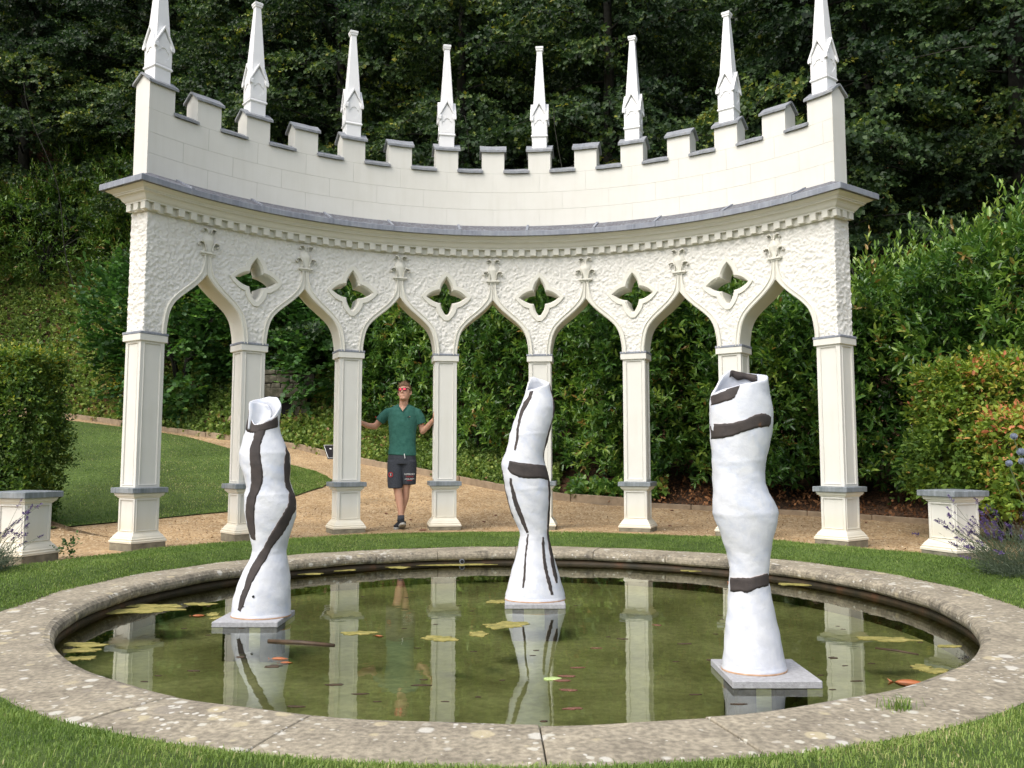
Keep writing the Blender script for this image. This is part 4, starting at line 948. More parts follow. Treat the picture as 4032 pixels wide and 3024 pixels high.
# shorts
st = MB()
ellip(st, [(.0, 0, .84, .192, .118), (.0, 0, .93, .184, .118), (0, 0, 1.0, .172, .112)], 24)
ellip(st, [(-.080, -.045, .530, .096, .094), (-.083, -.035, .62, .101, .098), (-.085, -.02, .74, .105, .102), (-.088, 0, .88, .104, .108)], 20)
ellip(st, [(.092, .02, .575, .090, .090), (.094, .015, .66, .094, .094), (.092, .01, .76, .100, .100), (.088, 0, .88, .104, .108)], 20)
sto = st.build('shorts', M['shorts'], man); remesh(sto, .0075, 3, .5)
hd_ = MB()
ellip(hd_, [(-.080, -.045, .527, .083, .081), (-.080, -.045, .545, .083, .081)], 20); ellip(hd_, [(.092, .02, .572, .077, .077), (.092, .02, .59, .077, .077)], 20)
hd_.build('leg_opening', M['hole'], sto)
MB().tube([B(.045, .975, -.126), B(.052, .94, -.130), B(.055, .915, -.128)], .006, 6).build('drawstring', M['wtext'], sto)
def print_text(txt, size, loc, rot, mat, parent, off=.0):
    cu = bpy.data.curves.new('print', 'FONT'); cu.body = txt; cu.size = size; cu.extrude = .0008; cu.align_x = 'CENTER'; cu.resolution_u = 2
    t = bpy.data.objects.new('t', cu); COL.objects.link(t); dg = bpy.context.evaluated_depsgraph_get(); dg.update()
    me = bpy.data.meshes.new_from_object(t.evaluated_get(dg)); bpy.data.objects.remove(t)
    me.materials.clear(); me.materials.append(mat); o = link('print', me, parent, loc, rot); return o
fr_ = (math.radians(92), 0, math.radians(22))
print_text('SUPERDRY', .030, (.112, -.092, .700), fr_, M['wtext'], sto)
print_text('TOKYO', .030, (.112, -.091, .668), fr_, M['rtext'], sto)
print_text('ATHL.DEPT', .026, (.112, -.089, .638), fr_, M['wtext'], sto)
MB().box(-.035, .035, -.0008, .0008, -.003, .003).build('print', M['rtext'], sto, (.112, -.088, .628), (0, 0, math.radians(22)))
rb_ = MB(); rs = [[(r_*math.cos(2*math.pi*k/28), y_, r_*math.sin(2*math.pi*k/28)) for k in range(28)] for r_, y_ in ((.034, 0), (.034, -.002), (.024, -.002), (.024, 0))]
rb_.rings(rs, cap=(False, False)); rt_ = (math.radians(0), 0, math.radians(-24))
rb_.build('badge', M['rtext'], sto, (-.128, -.126, .705), rt_)
print_text('S', .048, (-.128, -.1275, .689), (math.radians(90), 0, math.radians(-24)), M['wtext'], sto)
# shoes and socks
def shoe(ankle, heading, pitch, name='shoe'):
    up = MB(); n = 16; secs = []
    for x, w, h0, h1_ in ((-.085, .028, .008, .070), (-.06, .036, .0, .088), (-.02, .038, .0, .090), (.03, .042, .0, .070), (.09, .047, .0, .052), (.14, .044, .004, .042), (.175, .030, .012, .032), (.188, .012, .018, .026)):
        secs.append([(w*math.cos(2*math.pi*k/n), -x, (h0+h1_)/2+.018+(h1_-h0)/2*math.sin(2*math.pi*k/n)) for k in range(n)])
    R_ = Matrix.Translation(ankle) @ Matrix.Rotation(heading, 4, 'Z') @ Matrix.Rotation(pitch, 4, 'X')
    up.rings(secs); up.v = [tuple(R_ @ Vector(v)) for v in up.v]; o = up.build(name, M['shoe'], man, smooth=True)
    so_ = MB(); out = []
    for k in range(24):
        a = 2*math.pi*k/24; x = .052+.146*math.cos(a); w = .047*math.sin(a)*(1+.12*math.cos(a)); out.append((w, -x))
    so_.rings([[(x, y, 0) for x, y in out], [(x*1.02, y, .012) for x, y in out], [(x*.98, y, .027) for x, y in out]])
    so_.v = [tuple(R_ @ Vector(v)) for v in so_.v]; so_.build('sole', M['sole'], o, bevel=.003); return o
shoe((.020, -.085, .022), math.radians(12), math.radians(-16)); shoe((-.030, .06, .0), math.radians(-8), 0)
sk = MB(); sk.tube([B(.008, .18, -.085), B(.013, .10, -.092)], [.041, .040], 12); sk.tube([B(-.013, .18, .047), B(-.022, .09, .045)], [.040, .040], 12)
sk.build('sock', M['shorts'], man, smooth=True)

# ---------------------------------------------------------------- leaves
HEX_V = np.array([(0, 0, 0), (.28, .40, .07), (.68, .36, .05), (1, 0, -.10), (.68, -.36, .05), (.28, -.40, .07), (.5, 0, -.03)])
HEX_F = np.array([(0, 6, 1), (1, 6, 2), (2, 6, 3), (3, 6, 4), (4, 6, 5), (5, 6, 0)])
ROUND_V = np.array([(0, 0, 0), (.15, .42, .05), (.62, .50, .04), (1, 0, -.08), (.62, -.50, .04), (.15, -.42, .05), (.5, 0, -.04)])
DIA_V = np.array([(0, 0, 0), (.45, .5, .06), (1, 0, -.06), (.45, -.5, .06)]); DIA_F = np.array([(0, 3, 2), (0, 2, 1)])
SHAPES = {'hex': (HEX_V, HEX_F), 'round': (ROUND_V, HEX_F), 'dia': (DIA_V, DIA_F)}
def unit(a): return a/np.maximum(np.linalg.norm(a, axis=-1, keepdims=True), 1e-9)
def leaves(pos, d, nrm, L, W, shape='hex'):
    T, Fc = SHAPES[shape]; d = unit(d); s = unit(np.cross(nrm, d)); u = np.cross(d, s)
    V = pos[:, None]+d[:, None]*(T[None, :, 0:1]*L[:, None, None])+s[:, None]*(T[None, :, 1:2]*W[:, None, None])+u[:, None]*(T[None, :, 2:3]*L[:, None, None])
    n = len(T); F = Fc[None]+(np.arange(len(pos))*n)[:, None, None]
    return V.reshape(-1, 3), F.reshape(-1, 3), len(Fc)
def shoots(P, D, nl, slen, L, W, spread=.9, up=.25, mode='spiral', lvar=.25, rng=RNG, tint_c=.5, tint_s=.18, tint_l=.12, droop=0., outn=.6):
    """P, D: start and direction of each shoot; leaves set along it. returns leaf arrays + tint"""
    n = len(P); k = np.arange(nl)/(nl-1)
    sl = slen*(1+.35*rng.standard_normal(n)).clip(.4, 1.8)
    D = unit(D); a = unit(np.cross(D, np.array([0, 0, 1.])+.01*rng.standard_normal((n, 3)))); b = np.cross(a, D)
    base = P[:, None]+D[:, None]*(k[None, :, None]*sl[:, None, None])
    if droop: base[:, :, 2] -= droop*(k[None]**2)*sl[:, None]
    if mode == 'spiral':
        ph = np.arange(nl)[None]*2.4+rng.uniform(0, 6.28, n)[:, None]
        rad = a[:, None]*np.cos(ph)[..., None]+b[:, None]*np.sin(ph)[..., None]
        sp = spread*(1.15-.75*k)[None, :, None]
        ld = D[:, None]*(1-sp*.55)+rad*sp+np.array([0, 0, up])
        ln = np.cross(np.cross(ld, np.array([0, 0, 1.])+.0*ld), ld)+D[:, None]*outn*1.2+.4*rng.standard_normal(ld.shape)
    else:
        sgn = np.where(np.arange(nl) % 2, 1, -1)[None, :, None]
        ld = D[:, None]*(.55+.5*k[None, :, None])+a[:, None]*sgn*spread*(1.1-.8*k[None, :, None])+.12*rng.standard_normal((n, nl, 3))+np.array([0, 0, up])
        ln = b[:, None]*.8+D[:, None]*outn+np.array([0, 0, .45])+.5*rng.standard_normal(ld.shape)
    m = n*nl; sz = (1+lvar*rng.standard_normal((n, nl))).clip(.5, 1.6)*(1-.25*k)[None]
    ti = tint_c+tint_s*rng.standard_normal(n)[:, None]+tint_l*rng.standard_normal((n, nl))+.10*(k[None]-.5)
    return base.reshape(m, 3), ld.reshape(m, 3), ln.reshape(m, 3), (L*sz).ravel(), (W*sz).ravel(), ti.ravel()
def cat(*sets): return tuple(np.concatenate([s[i] for s in sets]) for i in range(6))
CAMP = np.array([0, 0, EYE])
def foliage(name, S, mat, shape, parent, origin=(0, 0, 0), singles=0, kind='stuff'):
    pos, d, nrm, L, W, ti = S; pos = pos-np.array(origin)
    if singles:
        wp = pos+np.array(origin); dist = np.linalg.norm(wp-CAMP, axis=1); px = 2016+3330*wp[:, 0]/np.maximum(wp[:, 1], .1)
        vis = (px > 60) & (px < 3980) & (wp[:, 2] > .3)
        score = np.where(vis, L/dist, 0)*(1+.0*ti); nn = unit(nrm); facing = np.abs((nn*unit(CAMP-wp)).sum(1)); score = score*(.4+facing)
        ix = np.argsort(-score)[:singles]; keep = np.ones(len(pos), bool); keep[ix] = False
        T, Fc = SHAPES[shape]; protos = []
        for q in range(6):
            v = T.copy(); protos.append(fastmesh('leaf', v*np.array([1, 1, 1]), Fc, mat, tint=np.full(len(Fc), .3+.11*q)))
        for i in ix:
            dd = unit(d[i]); s = unit(np.cross(nrm[i], dd)); u = np.cross(dd, s)
            o = link('leaf', protos[int(np.clip((ti[i]-.3)/.11, 0, 5))], parent)
            Mx = Matrix(((dd[0]*L[i], s[0]*W[i], u[0]*L[i], pos[i][0]), (dd[1]*L[i], s[1]*W[i], u[1]*L[i], pos[i][1]), (dd[2]*L[i], s[2]*W[i], u[2]*L[i], pos[i][2]), (0, 0, 0, 1)))
            o.matrix_local = Mx
        pos, d, nrm, L, W, ti = [a[keep] for a in (pos, d, nrm, L, W, ti)]
    V, F, k = leaves(pos, d, nrm, L, W, shape)
    me = fastmesh(name, V, F, mat, tint=np.repeat(ti, k).clip(0, 1)); o = link(name, me, parent)
    if kind: o['kind'] = kind
    return o
def rv(n): return RNG.standard_normal((n, 3))
def U(a, b, n): return RNG.uniform(a, b, n)

# laurel hedge behind the folly: outline in polar form about the folly's centre
LPH = np.array([-17, -14.5, -10, -4.8, .3, 6, 11, 18, 24.5, 30, 35, 42, 50, 60, 75, 95.]); LRR = np.array([13.6, 12.9, 11.9, 11.0, 9.9, 9.1, 8.6, 8.2, 8.1, 8.3, 8.6, 8.9, 9.1, 9.4, 9.8, 10.2])
LTOP = np.array([4.3, 4.9, 5.0, 4.8, 4.5, 4.3, 4.0, 3.8, 3.6, 3.4, 3.4, 3.6, 3.95, 4.3, 4.5, 4.6])
hedge = tag(empty('laurel_hedge', (CX+1.5, CY+9.5, .2)), 'tall dense glossy laurel hedge curving behind the folly from the man to the right edge', 'hedge'); HO_ = (CX+1.5, CY+9.5, .2)
sets = []
n = 7600
ph = U(-16.5, 90, n)*1.0; rr0 = np.interp(ph, LPH, LRR); zt = np.interp(ph, LPH, LTOP)
depth = np.abs(RNG.standard_normal(n))*.42-.22
lump = .22*np.sin(ph*.35)+.16*np.sin(ph*.9+1)
r = rr0+depth+lump; x = CX+r*np.sin(np.radians(ph)); y = CY+r*np.cos(np.radians(ph)); zg = H(x, y)
t = U(0, 1, n)**.92; z = zg+.30+t*(zt-zg-.3)+.12*np.sin(ph*1.3); lumpz = .25*np.sin(z*2.6+ph*.6)*.7
x -= lumpz*np.sin(np.radians(ph))*.6; y -= lumpz*np.cos(np.radians(ph))*.6
out = np.stack([-np.sin(np.radians(ph)), -np.cos(np.radians(ph)), np.full(n, .35)], 1)
patch = .10*np.sin(ph*.5+z*1.9)+.08*np.sin(ph*1.7-z*2.3)
S_ = shoots(np.stack([x, y, z], 1), out+.55*rv(n)+np.array([0, 0, .25]), 10, .28, .155, .062, .95, .12, tint_c=.48, tint_s=.17)
S_ = S_[:5]+((S_[5].reshape(n, 10)+patch[:, None]).ravel(),); sets.append(S_)
# roof of the hedge and upright shoots that break the skyline
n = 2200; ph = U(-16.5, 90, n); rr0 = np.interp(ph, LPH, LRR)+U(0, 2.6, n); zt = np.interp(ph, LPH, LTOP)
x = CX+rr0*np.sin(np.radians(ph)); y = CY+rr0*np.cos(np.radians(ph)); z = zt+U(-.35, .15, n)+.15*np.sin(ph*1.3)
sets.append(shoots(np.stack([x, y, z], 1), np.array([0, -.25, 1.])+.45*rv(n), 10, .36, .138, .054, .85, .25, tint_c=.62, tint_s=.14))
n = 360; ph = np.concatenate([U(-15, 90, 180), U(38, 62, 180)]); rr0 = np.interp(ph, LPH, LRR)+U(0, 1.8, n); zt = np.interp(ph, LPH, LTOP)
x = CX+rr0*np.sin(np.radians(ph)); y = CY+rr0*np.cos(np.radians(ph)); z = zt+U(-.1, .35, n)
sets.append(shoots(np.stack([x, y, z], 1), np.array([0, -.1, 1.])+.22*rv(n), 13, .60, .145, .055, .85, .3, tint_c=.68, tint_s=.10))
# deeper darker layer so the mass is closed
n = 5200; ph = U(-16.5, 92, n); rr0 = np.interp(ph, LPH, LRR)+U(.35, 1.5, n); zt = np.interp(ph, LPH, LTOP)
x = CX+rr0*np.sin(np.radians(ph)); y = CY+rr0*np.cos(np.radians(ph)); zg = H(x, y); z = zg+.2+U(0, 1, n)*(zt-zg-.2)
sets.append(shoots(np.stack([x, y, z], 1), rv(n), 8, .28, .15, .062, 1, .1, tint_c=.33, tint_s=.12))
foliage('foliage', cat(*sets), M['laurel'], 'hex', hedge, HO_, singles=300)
st = MB()
for i in range(60):
    p_ = RNG.uniform(-15, 88); r = float(np.interp(p_, LPH, LRR))+RNG.uniform(.35, 1.4); x = CX+r*math.sin(math.radians(p_)); y = CY+r*math.cos(math.radians(p_)); z = h1(x, y)
    zt = float(np.interp(p_, LPH, LTOP)); pts = [Vector((x, y, z-.1)), Vector((x+RNG.uniform(-.2, .2), y+RNG.uniform(-.2, .2), z+1.2)), Vector((x+RNG.uniform(-.4, .4), y+RNG.uniform(-.5, .3), zt-.3))]
    st.tube([p-Vector(HO_) for p in pts], [.04, .028, .01], 6)
st.build('stems', M['bark'], hedge, smooth=True)['kind'] = 'stuff'

def blob_shrub(name, label, cat_, c, rad, mat, shape, ns, nl, slen, L, W, group=None, mode='spiral', tint=.5, ts=.16, singles=0, zmin=-99, seed=0, up=.2, upd=.2, lum=.2):
    """rounded shrub: shoots through the outer shell of an ellipsoid, lumpy outline"""
    c = np.array(c, float); g = h1(c[0], c[1]); root = tag(empty(name, (c[0], c[1], g)), label, cat_, group)
    v = unit(rv(ns)); lump = 1+lum*np.sin(v[:, 0]*4+seed)*np.cos(v[:, 2]*5+seed*2)+lum*.6*np.sin(v[:, 1]*9+v[:, 2]*8+seed)
    q = (1-np.abs(RNG.standard_normal(ns))*.16).clip(.25, 1.05)
    P = c+v*np.array(rad)*(lump*q)[:, None]; zg = H(P[:, 0], P[:, 1]); ok = (P[:, 2] > zg+.05) & (P[:, 2] > zmin); P = P[ok]; v = v[ok]
    S = shoots(P, v*.8+.5*rv(len(P))+np.array([0, 0, upd]), nl, slen, L, W, .9, up, mode, tint_c=tint, tint_s=ts)
    foliage('foliage', S, mat, shape, root, (c[0], c[1], g), singles)
    mb = MB()
    for i in range(9):
        a = RNG.uniform(0, 6.28); e_ = c+np.array([math.cos(a)*rad[0]*.7, math.sin(a)*rad[1]*.7, RNG.uniform(-.1, .8)*rad[2]]); m_ = Vector((math.cos(a)*.25, math.sin(a)*.25, (c[2]-g)*.5))
        mb.tube([Vector((math.cos(a)*.08, math.sin(a)*.08, -.1)), m_, Vector(e_)-Vector((c[0], c[1], g))], [.05, .035, .01], 6)
    mb.build('stems', M['bark'], root, smooth=True)['kind'] = 'stuff'; return root
hz = 'hazel shrubs between the left columns'
blob_shrub('hazel_shrub', 'dark round-leaved hazel seen outside and just inside the leftmost column', 'shrub', (-9.0, 22.9, 4.3), (2.3, 1.9, 2.8), M['hazel'], 'round', 2600, 9, .42, .125, .105, hz, 'flat', .50, singles=80, seed=1)
blob_shrub('hazel_shrub', 'dark hazel filling the arch between the second and third columns, above the stone wall', 'shrub', (-6.0, 22.7, 4.7), (2.3, 1.9, 2.35), M['hazel'], 'round', 2500, 9, .42, .125, .105, hz, 'flat', .44, singles=80, seed=2.4)
blob_shrub('hazel_shrub', 'dark hazel beside the laurel hedge seen behind the third column', 'shrub', (-3.9, 21.3, 4.1), (1.7, 1.6, 2.6), M['hazel'], 'round', 1900, 9, .42, .125, .105, hz, 'flat', .46, singles=60, seed=4.1)
lg = 'self-sown laurels on the bank'
for c, r_, t_, lb in (((-15.9, 28.4, 8.6), (2.3, 1.7, 1.9), .64, 'laurel bush at the left edge of the picture under the trees'), ((-12.6, 28.4, 9.0), (1.8, 1.5, 2.0), .66, 'pale tipped laurel bush rising on the bank left of the lead cornice'), ((-14.2, 30.0, 10.6), (2.4, 1.6, 1.6), .56, 'higher laurel bush behind the others on the left bank')):
    blob_shrub('laurel_shrub', lb, 'shrub', c, r_, M['laurel'], 'hex', 1300, 11, .42, .135, .05, lg, 'spiral', t_, upd=.6, seed=c[0])
blob_shrub('laurel_shrub', 'small laurel with yellow leaves low beside the leftmost column', 'shrub', (-10.1, 21.9+.6, 2.9), (.36, .3, .5), M['yellow'], 'hex', 90, 9, .2, .11, .042, None, 'spiral', .6, upd=.7, seed=9)
# young laurel shoots low in front of the hedge
def box_hedge(name, label, x0, x1, y0, y1, z0, z1, mat, shape, dens, nl, slen, L, W, tint, singles, ts=.2, extra=None, core=True):
    cx_, cy_ = (x0+x1)/2, (y0+y1)/2; root = tag(empty(name, (cx_, cy_, 0)), label, 'hedge'); Ps = []; Ds = []
    def face(n, f):
        a, b = RNG.uniform(0, 1, n), RNG.uniform(0, 1, n); p, d = f(a, b); Ps.append(p); Ds.append(d)
    dx, dy, dz = x1-x0, y1-y0, z1-z0; jit = lambda n: np.abs(RNG.standard_normal(n))*.09-.03
    for f_, ar in (((lambda a, b: (np.stack([x0+a*dx, y0+jit(len(a)), z0+b*dz], 1), np.tile([0, -1, .3], (len(a), 1)))), dx*dz), ((lambda a, b: (np.stack([x0+jit(len(a)), y0+a*dy, z0+b*dz], 1), np.tile([-1, 0, .3], (len(a), 1)))), dy*dz), ((lambda a, b: (np.stack([x1-jit(len(a)), y0+a*dy, z0+b*dz], 1), np.tile([1, 0, .3], (len(a), 1)))), dy*dz),
                  ((lambda a, b: (np.stack([x0+a*dx, y1-jit(len(a)), z0+b*dz], 1), np.tile([0, 1, .3], (len(a), 1)))), dx*dz*.5), ((lambda a, b: (np.stack([x0+a*dx, y0+b*dy, z1-jit(len(a))], 1), np.tile([0, 0, 1], (len(a), 1)))), dx*dy),
                  ((lambda a, b: (np.stack([x0+a*dx, y0+.15+b*(dy-.3), z0+U(0, 1, len(a))*(dz-.1)], 1), rv(len(a)))), dx*dz*1.2)):
        face(int(ar*dens), f_)
    P = np.concatenate(Ps); D = np.concatenate(Ds).astype(float)
    wob = .07*np.sin(P[:, 0]*2.3+P[:, 2]*3)+.06*np.sin(P[:, 2]*4.3+P[:, 1]*3+P[:, 0]); P += unit(D)*wob[:, None]
    S = shoots(P, D+.5*rv(len(P)), nl, slen, L, W, 1.0, .02, 'spiral', tint_c=tint, tint_s=ts, droop=.1)
    patch = .14*np.sin(P[:, 0]*2.1+P[:, 2]*1.7)+.12*np.sin(P[:, 0]*.9-P[:, 2]*3.1+2)
    if extra is not None: patch = patch+extra(P)
    S = S[:5]+((S[5].reshape(len(P), nl)+patch[:, None]).ravel(),)
    foliage('foliage', S, mat, shape, root, (cx_, cy_, 0), singles)
    mb = MB()
    for i in range(int(dx*6)):
        x = RNG.uniform(x0+.1, x1-.1)-cx_; y = RNG.uniform(y0+.25, y1-.15)-cy_
        mb.tube([(x, y, -.1), (x+RNG.uniform(-.1, .1), y, z0+.3), (x+RNG.uniform(-.3, .3), y+RNG.uniform(-.2, .2), z1-.15)], [.03, .024, .008], 6)
    mb.build('stems', M['bark'], root, smooth=True)['kind'] = 'stuff'; return root
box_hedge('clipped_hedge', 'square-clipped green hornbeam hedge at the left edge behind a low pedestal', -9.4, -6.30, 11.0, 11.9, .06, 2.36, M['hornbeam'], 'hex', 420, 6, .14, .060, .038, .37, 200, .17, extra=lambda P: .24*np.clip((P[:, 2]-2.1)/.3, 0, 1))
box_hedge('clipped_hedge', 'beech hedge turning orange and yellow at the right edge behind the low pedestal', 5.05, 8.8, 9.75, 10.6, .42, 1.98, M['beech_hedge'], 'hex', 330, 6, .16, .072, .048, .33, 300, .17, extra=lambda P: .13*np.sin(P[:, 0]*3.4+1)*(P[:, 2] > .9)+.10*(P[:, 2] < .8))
box_hedge('clipped_hedge', 'nearer low end of the autumn beech hedge behind the lavender', 5.35, 8.2, 8.9, 9.72, .30, 1.35, M['beech_hedge'], 'hex', 300, 6, .16, .072, .048, .58, 60, .19)

# ---------------------------------------------------------------- the beech wood
def tree_proto(seed, Hh, nl_limb=74, Rm=3.8, nspray=62):
    rng = np.random.default_rng(seed); mb = MB(); lean = rng.uniform(-.5, .5, 2)
    def trunk_at(t): return np.array([lean[0]*t*t+.15*math.sin(t*5+seed), lean[1]*t*t+.12*math.sin(t*4), Hh*t])
    mb.tube([trunk_at(t)-np.array([0, 0, .4 if t == 0 else 0]) for t in np.linspace(0, .96, 12)], list(np.interp(np.linspace(0, .96, 12), [0, .08, .6, 1], [.30, .22, .12, .02])), 10)
    Ps, Ds, Ts = [], [], []
    for i in range(nl_limb):
        t = .05+.91*(i/nl_limb)**.95+rng.uniform(-.01, .01); az = i*2.4+rng.uniform(-.5, .5); b0 = trunk_at(t)
        L = Rm*(1-.62*max(0, (t-.35)/.65)**1.4)*rng.uniform(.6, 1.12); rise = rng.uniform(.02, .45)*(1-.3*t); drp = rng.uniform(.25, .65)
        dirh = np.array([math.cos(az), math.sin(az), 0]); lat = np.array([-math.sin(az), math.cos(az), 0])
        f = lambda q: b0+dirh*L*q+np.array([0, 0, L*(rise*q*1.2-drp*q**2.2)])
        qs = np.linspace(0, 1, 6); mb.tube([f(q) for q in qs], list(np.linspace(.03, .005, 6)), 5)
        lt = rng.normal(0, .13)
        q = rng.uniform(.06, 1, nspray)**.75; side = rng.uniform(-1, 1, nspray)*.42*L*np.sqrt(np.clip(q*(1.12-q), 0, 1))*1.1
        P = np.array([f(a) for a in q])+lat*side[:, None]; P[:, 2] -= .22*np.abs(side)**1.3*.5; P[:, 2] += rng.normal(0, .14, nspray)
        D = dirh[None]*.8+lat[None]*np.sign(side)[:, None]*np.minimum(1, np.abs(side)*1.2)[:, None]+rng.normal(0, .25, (nspray, 3)); D[:, 2] -= .25+.25*q
        Ps.append(P); Ds.append(D); Ts.append(np.full(nspray, lt)+rng.normal(0, .05, nspray))
    P = np.concatenate(Ps); D = np.concatenate(Ds); T = np.concatenate(Ts); nl = 17
    D[:, 2] += .15
    S = shoots(P, D, nl, .50, .112, .092, .95, .05, 'spiral', rng=rng, tint_c=.44, tint_s=.09, tint_l=.13, droop=.12, outn=.7)
    S = S[:5]+((S[5].reshape(len(P), nl)+T[:, None]).ravel(),)
    V, F, k = leaves(*S[:5], 'dia'); return mb.mesh('trunk', M['bark'], True), fastmesh('crown', V, F, M['beech'], tint=np.repeat(S[5], k).clip(0, 1))
PROT = [tree_proto(3, 12.5), tree_proto(8, 14.0, 80, 3.6), tree_proto(21, 11.0, 68, 4.1)]
TREES = [  # x, y, proto, scale, turn, sink (how far the crown hangs down), label
 (7.2, 19.0, 2, 1.05, 0, 'beech with low yellow-green boughs just right of the folly, above the laurel'),
 (12.2, 19.6, 0, 1.10, 1, 'beech at the right edge with sprays hanging over the laurel tips'),
 (2.6, 21.0, 1, 1.00, 2, 'beech behind the middle right spires'),
 (-1.6, 22.6, 0, 1.05, 3, 'beech behind the middle left spires'),
 (-5.4, 25.2, 2, 1.10, 4, 'beech behind the second and third spires'),
 (-9.2, 27.0, 1, 1.00, 5, 'dark beech behind the leftmost spire'),
 (-13.0, 30.0, 0, 1.10, 0.5, 'beech with pale lit sprays left of the leftmost spire'),
 (-17.4, 29.6, 2, 1.05, 1.5, 'beech at the top left corner'),
 (10.6, 24.5, 1, 1.15, 2.5, 'second row beech behind the rightmost spire'),
 (15.5, 24.0, 2, 1.15, 3.5, 'second row beech beyond the right edge bough'),
 (5.0, 26.0, 0, 1.2, 4.5, 'second row beech right of the centre'),
 (.6, 27.6, 2, 1.25, 5.5, 'second row beech at the centre'),
 (-4.0, 30.6, 1, 1.2, .2, 'second row beech left of the centre'),
 (-8.5, 33.0, 0, 1.25, 1.2, 'second row beech high behind the leftmost spire'),
 (-20.5, 33.6, 1, 1.2, 2.2, 'second row beech at the left edge'),
 (-14.6, 35.5, 2, 1.3, 3.2, 'second row beech behind the left bank')]
bx = 0
rowx = [(x, 38+ (i % 3)*1.6, i % 3, 1.35, i*1.1) for i, x in enumerate(np.linspace(-27, 24, 13))]+[(x, 46+(i % 2)*2, (i+1) % 3, 1.5, i*.7) for i, x in enumerate(np.linspace(-33, 30, 13))]+[(19.5, 19, 0, 1.1, 4.), (20.5, 26, 1, 1.2, 2.), (25, 31, 2, 1.3, 1.), (18, 31, 0, 1.3, 3.), (-24, 25, 0, 1.1, 1.), (-27, 20, 2, 1.15, 2.), (-29, 14, 1, 1.1, 4.), (-26, 30, 1, 1.2, 5.), (-31, 26, 2, 1.3, 3.), (-34, 19, 0, 1.3, 1.), (22, 14, 1, 1.1, 2.), (27, 20, 0, 1.2, 4.)]
for i, (x, y, p, s, a, lb) in enumerate(TREES+[(*q, 'distant beech in the dark depth of the wood') for q in rowx]):
    g = h1(x, y); o = empty('beech_tree', (x, y, g-.1), a); o.scale = (s, s, s)
    tag(o, lb, 'tree', 'beech trees of the wood' if i < len(TREES) else 'deep wood beeches')
    link('trunk', PROT[p][0], o); link('crown', PROT[p][1], o)
# thin bare saplings and trunks in the shade
for i, (x, y, hh_, ln_, lb) in enumerate([(.75, 17.4, 7.5, .3, 'thin bare winding stem behind the fourth and fifth spires'), (-12.6, 24.8, 8.5, -2.2, 'leaning bare stem at the upper left')]):
    g = h1(x, y); q = [Vector((ln_*(t**1.3)+.16*math.sin(t*11+i), .1*math.sin(t*7), hh_*t)) for t in np.linspace(0, 1, 16)]
    mb = MB(); mb.tube(q, list(np.linspace(.02, .006, 16)), 6)
    for k in (6, 9, 12): mb.tube([q[k], q[k]+Vector((-.35 if k % 2 else .4, 0, .25)), q[k]+Vector((-.7 if k % 2 else .7, -.1, .32))], [.013, .009, .004], 5)
    tag(mb.build('bare_sapling', M['bark'], None, (x, y, g), smooth=True), lb, 'sapling')

# ---------------------------------------------------------------- bank planting and ground cover
def scatter_cover(n, f, size, mat, name, tint=.5, shape='round', lift=.03, label=None, nl=5, sl=.10, ts=.16, hmax=.10):
    x, y = f(n); z = H(x, y)+lift+U(0, hmax, len(x))
    patch = .10*np.sin(x*1.3+y*.7)+.10*np.sin(x*.6-y*1.9+1)
    S = shoots(np.stack([x, y, z], 1), rv(len(x))*.7+np.array([0, -.25, .75]), nl, sl, size, size*.85, 1., .15, tint_c=tint, tint_s=ts)
    S = S[:5]+((S[5].reshape(len(x), nl)+patch[:, None]).ravel(),)
    o = foliage(name, S, mat, shape, None, (0, 0, 0)); return tag(o, label, None, None, 'stuff')
def band(p0, p1, d0, d1, pw=1.0):
    def f(n):
        ph = U(p0, p1, n); r = np.interp(ph, EPH, ERR)+d0+(d1-d0)*U(0, 1, n)**pw; return CX+r*np.sin(np.radians(ph)), CY+r*np.cos(np.radians(ph))
    return f
scatter_cover(32000, band(-46, -14, .05, 12, 1.0), .088, M['cover'], 'bank_ground_cover', .58, label='ivy and wild strawberry covering the bank on the left')
scatter_cover(5200, band(-18, 6, .06, 2.6), .065, M['cover'], 'bank_ground_cover', .52, label='low strawberry leaves between the path edging and the laurel hedge', sl=.08, hmax=.08)
scatter_cover(420, lambda n: (U(-15, -6, n), U(23, 30, n)), .13, M['cover'], 'bank_weeds', .62, label='taller pale weeds among the ground cover on the left bank', nl=9, sl=.4)
scatter_cover(900, band(8, 60, .05, 1.6), .06, M['litter'], 'leaf_litter', .5, 'hex', .012, 'dead brown leaves on the soil under the hedge', nl=2, sl=.05, hmax=.02)
scatter_cover(220, lambda n: (U(1.0, 2.6, n), U(13.9, 14.6, n)), .10, M['laurel'], 'low_laurel_sprigs', .62, 'hex', .05, 'low laurel sprigs at the foot of the hedge', nl=8, sl=.16)
scatter_cover(24, lambda n: (-4.16+.05*RNG.standard_normal(n), 8.02+.07*RNG.standard_normal(n)), .026, M['hazel'], 'ivy_tuft', .3, 'round', .02, 'dark ivy at the foot of the left low pedestal', nl=6, sl=.08, hmax=.16)
